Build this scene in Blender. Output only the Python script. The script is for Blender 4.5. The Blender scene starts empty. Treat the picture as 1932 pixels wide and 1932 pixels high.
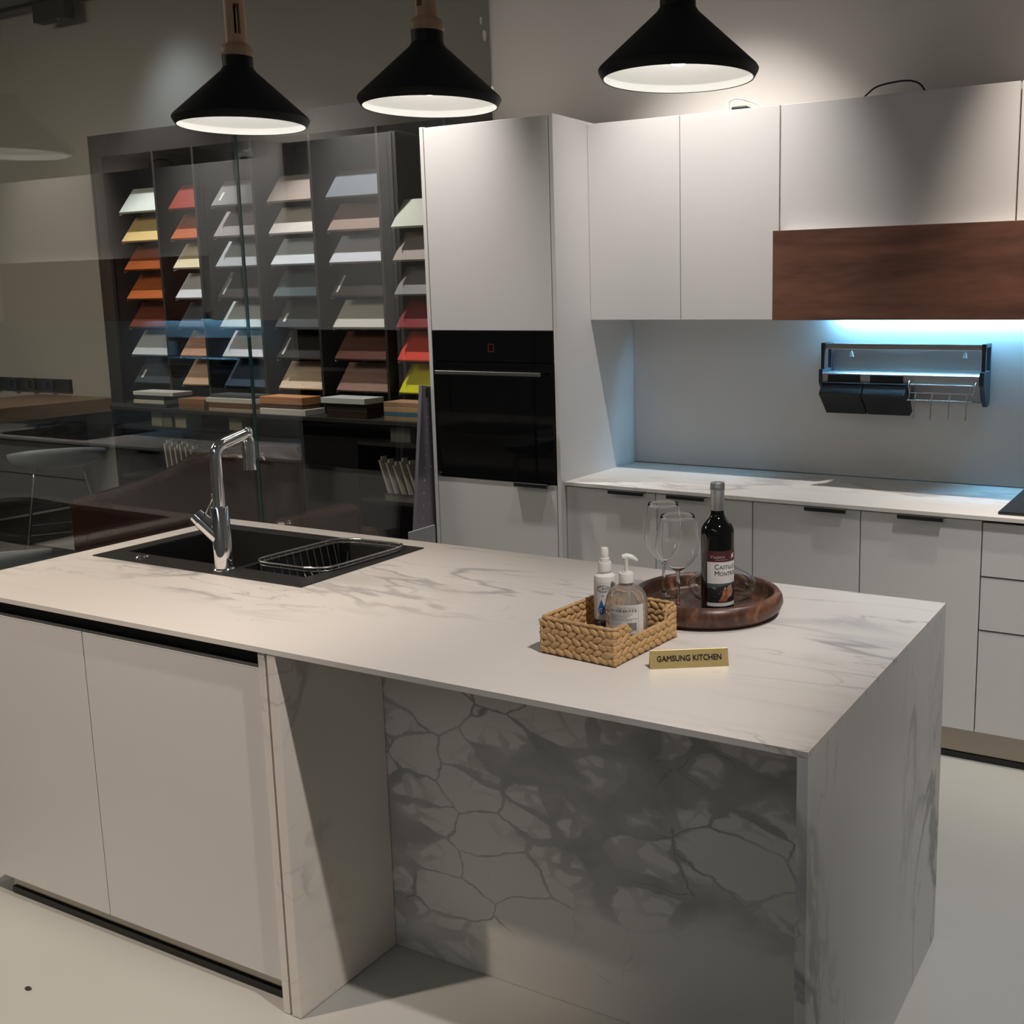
import bpy, bmesh, math, random
from mathutils import Vector, Matrix
random.seed(7)
PI = math.pi
SC = bpy.context.scene
COL = SC.collection

# ------------------------------------------------------------------ camera
CAM = Vector((1.9004, -4.3926, 1.6524))
cd = bpy.data.cameras.new('camera'); cam = bpy.data.objects.new('camera', cd); COL.objects.link(cam)
_y, _p, _r = -0.5060, -0.1698, -0.0131
fw = Vector((math.sin(_y)*math.cos(_p), math.cos(_y)*math.cos(_p), math.sin(_p)))
rt = Vector((math.cos(_y), -math.sin(_y), 0)); up = rt.cross(fw)
R_ = math.cos(_r)*rt + math.sin(_r)*up; U_ = -math.sin(_r)*rt + math.cos(_r)*up
m = Matrix((R_, U_, -fw)).transposed().to_4x4(); m.translation = CAM
cam.matrix_world = m
cd.sensor_fit = 'HORIZONTAL'; cd.sensor_width = 36
cd.lens = 2074.8/1932*36
cd.shift_x = -233.07/1932; cd.shift_y = -51.28/1932
cd.clip_start = 0.05
SC.camera = cam

# ------------------------------------------------------------------ world, lights, exposure
w = bpy.data.worlds.new('world'); SC.world = w; w.use_nodes = True
w.node_tree.nodes['Background'].inputs[0].default_value = (0.9, 0.95, 1.0, 1)
w.node_tree.nodes['Background'].inputs[1].default_value = 0.02
SC.view_settings.view_transform = 'Standard'; SC.view_settings.look = 'None'
SC.view_settings.gamma = 1; SC.view_settings.exposure = 0.0
SC.view_settings.use_curve_mapping = False

def spot(loc, target, power, color=(1, .93, .86), size=60, blend=.6, rad=.03):
    l = bpy.data.lights.new('spot_lamp', 'SPOT'); l.energy = power; l.color = color
    l.spot_size = math.radians(size); l.spot_blend = blend; l.shadow_soft_size = rad
    o = bpy.data.objects.new('spot_lamp', l); COL.objects.link(o); o.location = loc
    o.rotation_euler = (Vector(target)-Vector(loc)).to_track_quat('-Z', 'Y').to_euler()
    return o
def area(loc, target, power, sx, sy, color):
    l = bpy.data.lights.new('fill_area_light', 'AREA'); l.energy = power; l.color = color
    l.shape = 'RECTANGLE'; l.size = sx; l.size_y = sy
    o = bpy.data.objects.new('fill_area_light', l); COL.objects.link(o); o.location = loc
    o.rotation_euler = (Vector(target)-Vector(loc)).to_track_quat('-Z', 'Y').to_euler()
    return o
WARM = (1, .87, .76); NEUT = (1, .94, .89); COOL = (.82, .91, 1)
spot((-.88, -3.87, 3.3), (-.72, -2.62, .5), 240, (1, .83, .69), 50, .75, .035)       # from the front left, over the island
spot((2.05, -3.15, 3.3), (.22, -2.60, .45), 215, (1, .915, .85), 40, .8, .03)         # from the right, over the island
spot((-1.20, -.95, 3.4), (-1.18, -.634, 2.12), 240, NEUT, 54, 1.0, .03)      # wall washers along the cabinets
spot((.03, -.92, 3.4), (.0, -.373, 2.10), 175, NEUT, 63, 1.0, .03)
spot((1.45, -.92, 3.4), (1.55, -.40, 1.9), 205, WARM, 54, 1.0, .03)
spot((-4.0, -.15, 3.5), (-3.9, .35, 1.2), 130, NEUT, 60, .8, .03)        # over the sample shelves
spot((-2.6, -.15, 3.5), (-2.5, .35, 1.2), 130, NEUT, 60, .8, .03)
spot((-4.2, .10, 3.5), (-4.15, .62, 2.6), 16, COOL, 80, 1.0, .12)
spot((-2.1, -1.7, 3.5), (-2.1, -2.0, .8), 80, NEUT, 60, .9, .03)          # over the stool and sofa behind the glass
spot((1.9, -1.5, 3.55), (1.42, -1.3, 0), 240, (1, .955, .92), 52, .8, .08)   # added fill over the aisle, lifts the floor and base fronts
area((1.2, -7.2, 3.55), (1.6, -6.6, 0), 25, 4.5, 1.6, (.93, .97, 1))    # added soft cool fill from behind the camera
area((-5.0, -3.0, 3.55), (-5.2, -2.4, 0), 95, 2.0, 2.0, (1, .88, .68))  # added warm fill that lifts the wall and sofa beyond the glass

# ------------------------------------------------------------------ helpers
class MB:
    def __init__(s): s.v = []; s.f = []
    def add(s, vs, fs):
        n = len(s.v); s.v += [tuple(v) for v in vs]; s.f += [tuple(i+n for i in f) for f in fs]; return s
    def box(s, x0, x1, y0, y1, z0, z1):
        vs = [(x, y, z) for x in (x0, x1) for y in (y0, y1) for z in (z0, z1)]
        return s.add(vs, [(0, 1, 3, 2), (4, 6, 7, 5), (0, 4, 5, 1), (2, 3, 7, 6), (0, 2, 6, 4), (1, 5, 7, 3)])
    def hexa(s, b, t):   # four bottom points, four top points (ccw)
        return s.add(list(b)+list(t), [(3, 2, 1, 0), (4, 5, 6, 7)]+[(i, (i+1) % 4, 4+(i+1) % 4, 4+i) for i in range(4)])
    def prism(s, poly, a0, a1, axis='y'):
        def P(u, v, a): return (u, a, v) if axis == 'y' else ((a, u, v) if axis == 'x' else (u, v, a))
        n = len(poly)
        return s.add([P(u, v, a0) for u, v in poly]+[P(u, v, a1) for u, v in poly],
                     [tuple(range(n)), tuple(range(2*n-1, n-1, -1))]+[(i, n+i, n+(i+1) % n, (i+1) % n) for i in range(n)])
    def lathe(s, prof, c=(0, 0, 0), n=40, closed=False, caps=True):
        vs = []; fs = []; k = len(prof)
        for i in range(n):
            a = 2*PI*i/n
            for r, z in prof: vs.append((c[0]+r*math.cos(a), c[1]+r*math.sin(a), c[2]+z))
        for i in range(n):
            j = (i+1) % n
            for q in range(k-1 if not closed else k):
                q2 = (q+1) % k
                fs.append((i*k+q, j*k+q, j*k+q2, i*k+q2))
        s.add(vs, fs)
        if not closed and caps:
            n0 = len(s.v)-n*k
            if prof[0][0] > 1e-6: s.f.append(tuple(n0+i*k for i in range(n))[::-1])
            if prof[-1][0] > 1e-6: s.f.append(tuple(n0+i*k+k-1 for i in range(n)))
        return s
    def tube(s, pts, r, n=10, closed=False, caps=True):
        pts = [Vector(p) for p in pts]; N = len(pts); rr = r if isinstance(r, (list, tuple)) else [r]*N
        T = []
        for i in range(N):
            a = pts[(i-1) % N] if (closed or i > 0) else pts[i]; b = pts[(i+1) % N] if (closed or i < N-1) else pts[i]
            T.append((b-a).normalized())
        ref = Vector((0, 0, 1)) if abs(T[0].z) < .9 else Vector((1, 0, 0))
        u = T[0].cross(ref).normalized(); vs = []
        for i in range(N):
            u = (u - T[i]*u.dot(T[i])).normalized(); v = T[i].cross(u)
            for k in range(n):
                a = 2*PI*k/n; vs.append(pts[i]+(u*math.cos(a)+v*math.sin(a))*rr[i])
        fs = []
        for i in range(N if closed else N-1):
            j = (i+1) % N
            for k in range(n):
                k2 = (k+1) % n; fs.append((i*n+k, i*n+k2, j*n+k2, j*n+k))
        if not closed and caps: fs += [tuple(range(n))[::-1], tuple(range((N-1)*n, N*n))]
        return s.add(vs, fs)
    def cyl(s, a, b, r, n=20, r2=None): return s.tube([a, b], [r, r if r2 is None else r2], n)
    def ell(s, c, ax, ay, az, nu=8, nv=5):  # ellipsoid from three axis vectors
        c = Vector(c); ax, ay, az = Vector(ax), Vector(ay), Vector(az); vs = [c+az]; fs = []
        for j in range(1, nv):
            t = PI*j/nv
            for i in range(nu):
                a = 2*PI*i/nu; vs.append(c+ax*math.cos(a)*math.sin(t)+ay*math.sin(a)*math.sin(t)+az*math.cos(t))
        vs.append(c-az); L = len(vs)-1
        for i in range(nu):
            fs.append((0, 1+i, 1+(i+1) % nu)); fs.append((L, L-nu+(i+1) % nu, L-nu+i))
            for j in range(nv-2):
                a = 1+j*nu; fs.append((a+i, a+nu+i, a+nu+(i+1) % nu, a+(i+1) % nu))
        return s.add(vs, fs)
    def grid(s, xs, ys, z0, z1, holes):    # slab with rectangular holes (cells)
        nx, ny = len(xs)-1, len(ys)-1
        solid = lambda i, j: 0 <= i < nx and 0 <= j < ny and (i, j) not in holes
        vid = {}
        def V(i, j, k):
            if (i, j, k) not in vid: vid[(i, j, k)] = len(s.v); s.v.append((xs[i], ys[j], (z0, z1)[k]))
            return vid[(i, j, k)]
        for i in range(nx):
            for j in range(ny):
                if not solid(i, j): continue
                s.f.append((V(i, j, 1), V(i+1, j, 1), V(i+1, j+1, 1), V(i, j+1, 1)))
                s.f.append((V(i, j, 0), V(i, j+1, 0), V(i+1, j+1, 0), V(i+1, j, 0)))
                if not solid(i-1, j): s.f.append((V(i, j, 0), V(i, j, 1), V(i, j+1, 1), V(i, j+1, 0)))
                if not solid(i+1, j): s.f.append((V(i+1, j, 0), V(i+1, j+1, 0), V(i+1, j+1, 1), V(i+1, j, 1)))
                if not solid(i, j-1): s.f.append((V(i, j, 0), V(i+1, j, 0), V(i+1, j, 1), V(i, j, 1)))
                if not solid(i, j+1): s.f.append((V(i, j+1, 0), V(i, j+1, 1), V(i+1, j+1, 1), V(i+1, j+1, 0)))
        return s

def arc(pts, rad, n=5):
    """round the corners of a 3-D polyline"""
    P = [Vector(p) for p in pts]; out = [P[0]]
    for i in range(1, len(P)-1):
        a = (P[i-1]-P[i]); b = (P[i+1]-P[i]); r = min(rad, a.length*.49, b.length*.49)
        p0 = P[i]+a.normalized()*r; p1 = P[i]+b.normalized()*r
        for k in range(n+1):
            t = k/n; out.append(p0*(1-t)**2+P[i]*2*t*(1-t)+p1*t*t)
    out.append(P[-1]); return out

def put(name, mb, mat, parent=None, bevel=0, smooth=None, off=None, seg=2):
    """link a mesh as one object; off = world offset subtracted from the vertices (the thing's base)"""
    me = bpy.data.meshes.new(name)
    vs = mb.v
    if off is not None: vs = [(a-off[0], b-off[1], c-off[2]) for a, b, c in vs]
    me.from_pydata([tuple(v) for v in vs], [], mb.f); me.update()
    bm = bmesh.new(); bm.from_mesh(me); bmesh.ops.recalc_face_normals(bm, faces=bm.faces); bm.to_mesh(me); bm.free()
    o = bpy.data.objects.new(name, me); COL.objects.link(o)
    me.materials.append(mat)
    if smooth is not None:
        for p in me.polygons: p.use_smooth = True
        me.set_sharp_from_angle(angle=math.radians(smooth))
    if bevel:
        b = o.modifiers.new('bevel', 'BEVEL'); b.width = bevel; b.segments = seg; b.limit_method = 'ANGLE'; b.angle_limit = math.radians(40)
    if parent is not None: o.parent = parent
    return o
def tag(o, label, cat, group=None, kind=None):
    o['label'] = label; o['category'] = cat
    if group: o['group'] = group
    if kind: o['kind'] = kind
    return o
def thing(name, loc, label, cat, group=None, rz=0):
    o = bpy.data.objects.new(name, None); COL.objects.link(o); o.location = loc; o.rotation_euler = (0, 0, rz)
    o.empty_display_size = .05
    return tag(o, label, cat, group)
def struct(name, mb, mat, **k):
    o = put(name, mb, mat, **k); o['kind'] = 'structure'; return o

def textmesh(s, size, bold=0.0, align='CENTER', ext=0.0003, shear=0, sx=1.0):
    cu = bpy.data.curves.new('t', 'FONT'); cu.body = s; cu.size = size; cu.align_x = align; cu.align_y = 'CENTER'
    cu.offset = bold; cu.extrude = ext; cu.shear = shear; cu.resolution_u = 3
    o = bpy.data.objects.new('t', cu); COL.objects.link(o)
    dg = bpy.context.evaluated_depsgraph_get(); dg.update()
    me = bpy.data.meshes.new_from_object(o.evaluated_get(dg))
    mb = MB(); mb.add([(v.co.x*sx, v.co.y, v.co.z) for v in me.vertices], [tuple(p.vertices) for p in me.polygons])
    bpy.data.objects.remove(o); bpy.data.curves.remove(cu); bpy.data.meshes.remove(me)
    return mb
def wrap(mb, rad, z, a0):
    """flat art (x right, y up, z out) -> onto an upright cylinder, a0 = facing angle"""
    out = MB(); out.f = list(mb.f)
    for x, y, q in mb.v:
        a = a0+x/rad; r = rad+q; out.v.append((r*math.cos(a), r*math.sin(a), z+y))
    return out
def patch(w, h, n=12, cx=0, cy=0, q=0.0):
    mb = MB(); vs = []; fs = []
    for i in range(n+1):
        x = cx-w/2+w*i/n; vs += [(x, cy-h/2, q), (x, cy+h/2, q)]
    for i in range(n): fs.append((2*i, 2*i+2, 2*i+3, 2*i+1))
    return mb.add(vs, fs)
def blob(pts, q=0.0, n=16):
    """flat outline filled with thin upright strips, so that it can be wrapped round a cylinder"""
    xs_ = [p[0] for p in pts]; x0, x1 = min(xs_), max(xs_); e = (x1-x0)*1e-4; mb = MB(); vs = []
    for i in range(n+1):
        x = x0+e+(x1-x0-2*e)*i/n; ys_ = []
        for (ax, ay), (bx_, by_) in zip(pts, list(pts[1:])+[pts[0]]):
            if (ax-x)*(bx_-x) <= 0 and ax != bx_: ys_.append(ay+(by_-ay)*(x-ax)/(bx_-ax))
        vs += [(x, min(ys_), q), (x, max(ys_), q)]
    return mb.add(vs, [(2*i, 2*i+2, 2*i+3, 2*i+1) for i in range(n)])
def oval(cx, cy, a, b, q=0.0, n=28): return blob([(cx+a*math.cos(2*PI*i/n), cy+b*math.sin(2*PI*i/n)) for i in range(n)], q)
def ring(cx, cy, a, b, t, q=0.0, n=28):
    mb = MB(); vs = []
    for i in range(n):
        c, s_ = math.cos(2*PI*i/n), math.sin(2*PI*i/n); vs += [(cx+a*c, cy+b*s_, q), (cx+(a-t)*c, cy+(b-t)*s_, q)]
    return mb.add(vs, [(2*i, 2*((i+1) % n), 2*((i+1) % n)+1, 2*i+1) for i in range(n)])

# ------------------------------------------------------------------ materials
def nodes(name):
    mt = bpy.data.materials.new(name); mt.use_nodes = True; nt = mt.node_tree
    return mt, nt, nt.nodes['Principled BSDF']
def N(nt, t, **k):
    n = nt.nodes.new(t)
    for a, b in k.items(): setattr(n, a, b)
    return n
def mat(name, col, rough=.5, metal=0.0, spec=.5, var=0.0, scale=20, bump=0.0, stretch=(1, 1, 1), coat=0.0):
    mt, nt, b = nodes(name)
    b.inputs['Base Color'].default_value = (*col, 1); b.inputs['Roughness'].default_value = rough
    b.inputs['Metallic'].default_value = metal; b.inputs['Specular IOR Level'].default_value = spec
    b.inputs['Coat Weight'].default_value = coat
    tc = N(nt, 'ShaderNodeTexCoord'); mp = N(nt, 'ShaderNodeMapping'); mp.inputs['Scale'].default_value = stretch
    nz = N(nt, 'ShaderNodeTexNoise'); nz.inputs['Scale'].default_value = scale; nz.inputs['Detail'].default_value = 4
    nt.links.new(tc.outputs['Object'], mp.inputs[0]); nt.links.new(mp.outputs[0], nz.inputs['Vector'])
    if var:
        mx = N(nt, 'ShaderNodeMix', data_type='RGBA')
        mx.inputs[6].default_value = (*[c*(1-var) for c in col], 1); mx.inputs[7].default_value = (*[min(1, c*(1+var)) for c in col], 1)
        nt.links.new(nz.outputs[0], mx.inputs[0]); nt.links.new(mx.outputs[2], b.inputs['Base Color'])
    if bump:
        bp = N(nt, 'ShaderNodeBump'); bp.inputs['Strength'].default_value = bump; bp.inputs['Distance'].default_value = .01
        nt.links.new(nz.outputs[0], bp.inputs['Height']); nt.links.new(bp.outputs[0], b.inputs['Normal'])
    return mt
def wood(name, c0, c1, rough=.4, scale=3.0, axis=0, dist=4.0, coat=0, along=.55):
    mt, nt, b = nodes(name); b.inputs['Roughness'].default_value = rough; b.inputs['Coat Weight'].default_value = coat
    tc = N(nt, 'ShaderNodeTexCoord'); mp = N(nt, 'ShaderNodeMapping')
    st = [6, 6, 6]; st[axis] = along; mp.inputs['Scale'].default_value = st
    n1 = N(nt, 'ShaderNodeTexNoise'); n1.inputs['Scale'].default_value = scale; n1.inputs['Detail'].default_value = 8; n1.inputs['Distortion'].default_value = dist*.3
    n2 = N(nt, 'ShaderNodeTexNoise'); n2.inputs['Scale'].default_value = scale*12; n2.inputs['Detail'].default_value = 3
    nt.links.new(tc.outputs['Object'], mp.inputs[0]); nt.links.new(mp.outputs[0], n1.inputs['Vector']); nt.links.new(mp.outputs[0], n2.inputs['Vector'])
    ad = N(nt, 'ShaderNodeMath', operation='MULTIPLY_ADD'); ad.inputs[1].default_value = .35
    nt.links.new(n2.outputs[0], ad.inputs[0]); nt.links.new(n1.outputs[0], ad.inputs[2])
    rp = N(nt, 'ShaderNodeValToRGB'); rp.color_ramp.elements[0].position = .45; rp.color_ramp.elements[1].position = .9
    rp.color_ramp.elements[0].color = (*c0, 1); rp.color_ramp.elements[1].color = (*c1, 1)
    nt.links.new(ad.outputs[0], rp.inputs[0]); nt.links.new(rp.outputs[0], b.inputs['Base Color'])
    return mt
def marble(name, base, vein, rot=(0, 0, 0), sc=(1, 1, 1), scale=1.6, width=.035, amount=.9, rough=.35, loc=(0, 0, 0), cell=0.0, cells=5.0):
    mt, nt, b = nodes(name); b.inputs['Roughness'].default_value = rough; b.inputs['Specular IOR Level'].default_value = .4
    L = nt.links.new
    tc = N(nt, 'ShaderNodeTexCoord'); mp = N(nt, 'ShaderNodeMapping'); mp.inputs['Rotation'].default_value = rot
    mp.inputs['Scale'].default_value = sc; mp.inputs['Location'].default_value = loc
    L(tc.outputs['Object'], mp.inputs[0])
    def noise(s, det=6, d=0.0, off=0):
        n = N(nt, 'ShaderNodeTexNoise', noise_dimensions='4D'); n.inputs['W'].default_value = off
        n.inputs['Scale'].default_value = s; n.inputs['Detail'].default_value = det; n.inputs['Distortion'].default_value = d
        L(mp.outputs[0], n.inputs['Vector']); return n.outputs[0]
    def M(op, a, b_=None, c=None):
        n = N(nt, 'ShaderNodeMath', operation=op)
        for i, q in enumerate((a, b_, c)):
            if q is None: continue
            if isinstance(q, (int, float)): n.inputs[i].default_value = q
            else: L(q, n.inputs[i])
        return n.outputs[0]
    def ss(x, lo, hi):
        n = N(nt, 'ShaderNodeMapRange', interpolation_type='SMOOTHSTEP'); n.inputs[1].default_value = lo; n.inputs[2].default_value = hi
        L(x, n.inputs[0]); return n.outputs[0]
    def line(x, wd): return M('SUBTRACT', 1.0, ss(M('ABSOLUTE', M('SUBTRACT', x, .5)), 0.0, wd))
    mask = ss(noise(scale*.8, 3, 0, 3.1), .44, .62)
    v1 = M('MULTIPLY', line(noise(scale, 7, .6, 1.0), width), mask)
    v2 = M('MULTIPLY', line(noise(scale*2.1, 7, .8, 5.0), width*.6), M('MULTIPLY', mask, .7))
    cl = M('MULTIPLY', ss(noise(scale*1.5, 8, 1.2, 9.0), .52, .72), M('MULTIPLY', mask, .55))
    tot = M('MAXIMUM', M('MAXIMUM', v1, v2), cl)
    if cell:                                    # breccia: pale pebbles in a grey matrix
        wn = N(nt, 'ShaderNodeTexNoise'); wn.inputs['Scale'].default_value = cells*.9; wn.inputs['Detail'].default_value = 5; L(mp.outputs[0], wn.inputs['Vector'])
        mx = N(nt, 'ShaderNodeVectorMath', operation='MULTIPLY_ADD'); mx.inputs[1].default_value = (.10, .10, .10)
        L(wn.outputs['Color'], mx.inputs[0]); L(mp.outputs[0], mx.inputs[2])
        vo = N(nt, 'ShaderNodeTexVoronoi', feature='DISTANCE_TO_EDGE'); vo.inputs['Scale'].default_value = cells; vo.inputs['Randomness'].default_value = 1
        L(mx.outputs[0], vo.inputs['Vector'])
        vb = N(nt, 'ShaderNodeTexVoronoi', feature='DISTANCE_TO_EDGE'); vb.inputs['Scale'].default_value = cells*2.3; L(mx.outputs[0], vb.inputs['Vector'])
        sx_ = N(nt, 'ShaderNodeSeparateXYZ'); L(tc.outputs['Object'], sx_.inputs[0])
        dd = M('ABSOLUTE', M('SUBTRACT', sx_.outputs[2], M('MULTIPLY_ADD', sx_.outputs[0], .42, .24)))   # the vein field crosses the slab on a slant
        m2 = ss(M('ADD', M('MULTIPLY', noise(cells*.3, 4, 0, 12.0), .9), M('MULTIPLY', dd, -.55)), .15, .27)
        mtx = ss(noise(cells*.45, 5, .3, 2.0), .38, .62)                  # where the matrix is wide
        wid = M('MULTIPLY_ADD', M('MULTIPLY', mtx, mtx), .34, .018)
        big = M('SUBTRACT', 1.0, ss(M('DIVIDE', vo.outputs['Distance'], wid), .50, 1.0))
        sml = M('SUBTRACT', 1.0, ss(M('DIVIDE', vb.outputs['Distance'], M('MULTIPLY_ADD', mtx, .26, .005)), .45, 1.0))
        tone = M('MULTIPLY_ADD', noise(cells*1.1, 6, .4, 21.0), 1.2, -.05)
        line_ = M('MULTIPLY', M('SUBTRACT', 1.0, ss(vo.outputs['Distance'], .0, .035)), ss(noise(cells*.6, 4, 0, 7.0), .40, .6))
        both = M('MAXIMUM', M('MULTIPLY', M('MAXIMUM', big, M('MULTIPLY', M('MULTIPLY', sml, mtx), .8)), tone), M('MULTIPLY', line_, .8))
        tot = M('MULTIPLY', M('MULTIPLY', both, m2), cell)
    fac = M('MULTIPLY', M('MINIMUM', tot, 1.0), amount)
    c = N(nt, 'ShaderNodeMix', data_type='RGBA'); c.inputs[6].default_value = (*base, 1); c.inputs[7].default_value = (*vein, 1)
    L(fac, c.inputs[0]); L(c.outputs[2], b.inputs['Base Color'])
    return mt
def thin_glass(name, tint=(1, 1, 1), ior=1.5, rough=0.0):
    mt = bpy.data.materials.new(name); mt.use_nodes = True; nt = mt.node_tree; nt.nodes.remove(nt.nodes['Principled BSDF'])
    L = nt.links.new; out = nt.nodes['Material Output']
    g = N(nt, 'ShaderNodeNewGeometry'); mr = N(nt, 'ShaderNodeMapRange'); mr.inputs[3].default_value = ior; mr.inputs[4].default_value = 1/ior
    L(g.outputs['Backfacing'], mr.inputs[0]); fr = N(nt, 'ShaderNodeFresnel'); L(mr.outputs[0], fr.inputs[0])
    t = N(nt, 'ShaderNodeBsdfTransparent'); t.inputs[0].default_value = (*tint, 1)
    gl = N(nt, 'ShaderNodeBsdfGlossy'); gl.inputs['Roughness'].default_value = rough
    mx = N(nt, 'ShaderNodeMixShader'); L(fr.outputs[0], mx.inputs[0]); L(t.outputs[0], mx.inputs[1]); L(gl.outputs[0], mx.inputs[2]); L(mx.outputs[0], out.inputs[0])
    return mt
def emit(name, col, strength):
    mt, nt, b = nodes(name); b.inputs['Base Color'].default_value = (*col, 1)
    b.inputs['Emission Color'].default_value = (*col, 1); b.inputs['Emission Strength'].default_value = strength
    return mt
def srgb(r, g, b):
    f = lambda c: (c/255/12.92) if c <= 10 else ((c/255+.055)/1.055)**2.4
    return (f(r), f(g), f(b))

WHITE = mat('white_lacquer', (.71, .695, .685), .42, spec=.35, var=.015, scale=3)
WHITE2 = mat('white_panel', (.66, .65, .63), .5, spec=.3, var=.02, scale=4)
DARKGAP = mat('shadow_gap_black', (.006, .006, .007), .6)
BLACK = mat('matt_black', (.010, .0105, .012), .45, var=.1)
BLACKSHADE = mat('lamp_black', (.009, .010, .012), .55, spec=.3, var=.1)
LINING = mat('lamp_white', (.80, .79, .76), .5, spec=.2, var=.02)
OVENGLASS = mat('oven_black_glass', (.004, .004, .005), .04, spec=.5, var=.05)
CHROME = mat('chrome', (.86, .87, .88), .05, 1.0, var=.02)
STEEL = mat('brushed_steel', (.55, .55, .54), .28, 1.0, var=.1, scale=8, stretch=(1, 1, 40))
ALU = mat('anodised_aluminium', (.50, .49, .48), .35, 1.0, var=.06, scale=8)
BRASS = mat('brushed_brass', (.80, .62, .27), .34, .7, var=.12, scale=30, stretch=(1, 14, 14))
KICK = mat('plinth_metal', (.36, .32, .27), .22, 1.0, var=.12, scale=6)
GRANITE = mat('black_granite_sink', (.018, .018, .018), .42, var=.35, scale=160)
WALL = mat('painted_plaster', (.46, .45, .43), .85, spec=.2, var=.04, scale=2.5, bump=.05)
WALLB = mat('painted_plaster_warm', (.70, .665, .625), .85, spec=.2, var=.04, scale=2.5, bump=.05)
CEIL = mat('ceiling_paint', (.32, .33, .34), .9, spec=.1, var=.03, scale=2)
FLOOR = mat('grey_resin_floor', (.46, .465, .435), .34, spec=.45, var=.07, scale=2.2)
WORK = marble('porcelain_worktop', (.72, .69, .655), (.33, .33, .33), rot=(0, 0, -.30), sc=(.55, 2.3, 1), scale=1.5, width=.024, amount=.85, rough=.42, loc=(.3, .2, 0))
COUNTER = marble('porcelain_counter', (.76, .735, .70), (.36, .35, .34), rot=(0, 0, .3), sc=(.8, 1.7, 1), scale=1.6, width=.03, amount=.6, rough=.42, loc=(2.3, 1.2, 0))
PANELM = marble('porcelain_panel', (.70, .685, .65), (.14, .145, .145), rot=(0, .55, 0), sc=(.85, 1, 1.35), scale=1.5, width=.02, amount=.9, rough=.30, loc=(1.7, 0, .4), cell=1.0, cells=6.5)
LEGM = marble('porcelain_leg', (.78, .735, .68), (.22, .22, .22), rot=(.5, 0, 0), sc=(1, 1, 1.6), scale=1.7, width=.03, amount=.7, rough=.30, loc=(5, .9, .2))
WFALL = marble('porcelain_waterfall', (.68, .68, .67), (.22, .23, .24), rot=(-.15, 0, 0), sc=(1, 1.9, .75), scale=1.35, width=.024, amount=.85, rough=.40, loc=(.2, 3.3, .9))
WALNUT = wood('walnut_veneer', (.105, .048, .034), (.235, .105, .066), .42, .75, 0, 9, along=1.1)
TRAYW = wood('tray_walnut', (.045, .017, .009), (.16, .062, .032), .38, 2.2, 0, 8, coat=.1)
BEECH = wood('beech', (.40, .255, .15), (.56, .37, .23), .5, 2, 2)
BARW = wood('bar_oak', (.26, .165, .095), (.38, .25, .15), .5, 2, 1)
STRAW = mat('water_hyacinth', (.54, .34, .16), .6, spec=.35, var=.35, scale=55, bump=.25)
STRAWD = mat('basket_core', (.15, .07, .025), .8, var=.3)
LEATHER = mat('brown_leather', (.048, .020, .016), .24, spec=.5, var=.3, scale=6, bump=1.0)
PANE = thin_glass('clear_pane', (.97, .985, .98), 1.72)
CLEAR = thin_glass('clear_glass', (.985, .99, .99), 1.5)
BOTTLEC = thin_glass('clear_plastic', (.86, .87, .86), 1.62, .03)
EDGEG = mat('green_glass_edge', (.03, .10, .10), .1, spec=.6, var=.1)
def solid_glass(nm='solid_glass', ior=1.45, col=(1, 1, 1)):
    mt, nt, b = nodes(nm); b.inputs['Transmission Weight'].default_value = 1; b.inputs['Roughness'].default_value = 0
    b.inputs['IOR'].default_value = ior; b.inputs['Base Color'].default_value = (*col, 1); return mt
SOLIDG = solid_glass(); CLEAR = solid_glass('bowl_glass', 1.22); GEL = solid_glass('clear_gel_bottle', 1.30, (.82, .81, .79)); GEL.node_tree.nodes['Principled BSDF'].inputs['Transmission Weight'].default_value = .84; GEL.node_tree.nodes['Principled BSDF'].inputs['Roughness'].default_value = .04
# ------------------------------------------------------------------ the room
XG = -1.268                                   # plane of the glass partition
struct('floor', MB().box(-9.2, 3.0, -9.2, .85, -.1, 0), FLOOR)
struct('floor', MB().box(-8.99, -1.30, -5.6, .13, .0005, .006), mat('dark_carpet', (.045, .045, .042), .9, spec=.1, var=.25, scale=60))
struct('ceiling', MB().box(-9.2, 3.0, -9.2, .85, 3.65, 3.75), CEIL)
struct('wall_back', MB().box(-1.276, 3.0, .001, .12, 0, 3.65), WALLB)
struct('wall_right', MB().box(2.85, 3.0, -9.0, .0, 0, 3.65), WALL)
struct('wall_front', MB().box(-9.0, 3.0, -9.2, -9.0, 0, 3.65), WALL)
struct('wall_far', MB().box(-9.0, -1.0, .65, .8, 0, 3.65), WALL)
struct('wall_left', MB().box(-9.2, -9.0, -9.2, .85, 0, 3.65), WALL)

# glass partition: two panes with a polished green joint
def pane(y0, y1, label, joint):
    t = thing('glass_partition', (XG, y0, 0), label, 'glass partition', 'panes of the glass partition')
    put('pane', MB().box(-.006, .006, .0015, y1-y0-.0015, .003, 3.645), PANE, t)
    yy = (y1-y0) if joint == 1 else 0.0
    put('polished_edge', MB().box(-.006, .006, yy-.001, yy+.001, .003, 3.645), EDGEG, t)['label'] = 'green polished glass edge'
    return t
pane(-5.6, -1.552, 'clear glass pane left of the vertical joint, in front of the stool and bar', 1)
pr = pane(-1.548, -.002, 'clear glass pane between the vertical joint and the oven cabinet', 0)
for k, (yy, zz, a, b) in enumerate(((-.06, 2.84, .012, .03), (-.085, 2.90, .007, .02))):
    put('dried_residue', MB().prism([(yy+a*(1+.25*math.sin(3*q))*math.cos(q), zz+b*(1+.2*math.cos(2*q))*math.sin(q)) for q in [2*PI*i/16 for i in range(16)]], .0062, .0072, 'x'), WHITE2, pr,
        off=(0, -1.548, 0))['label'] = 'white patch of dried residue'

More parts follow.
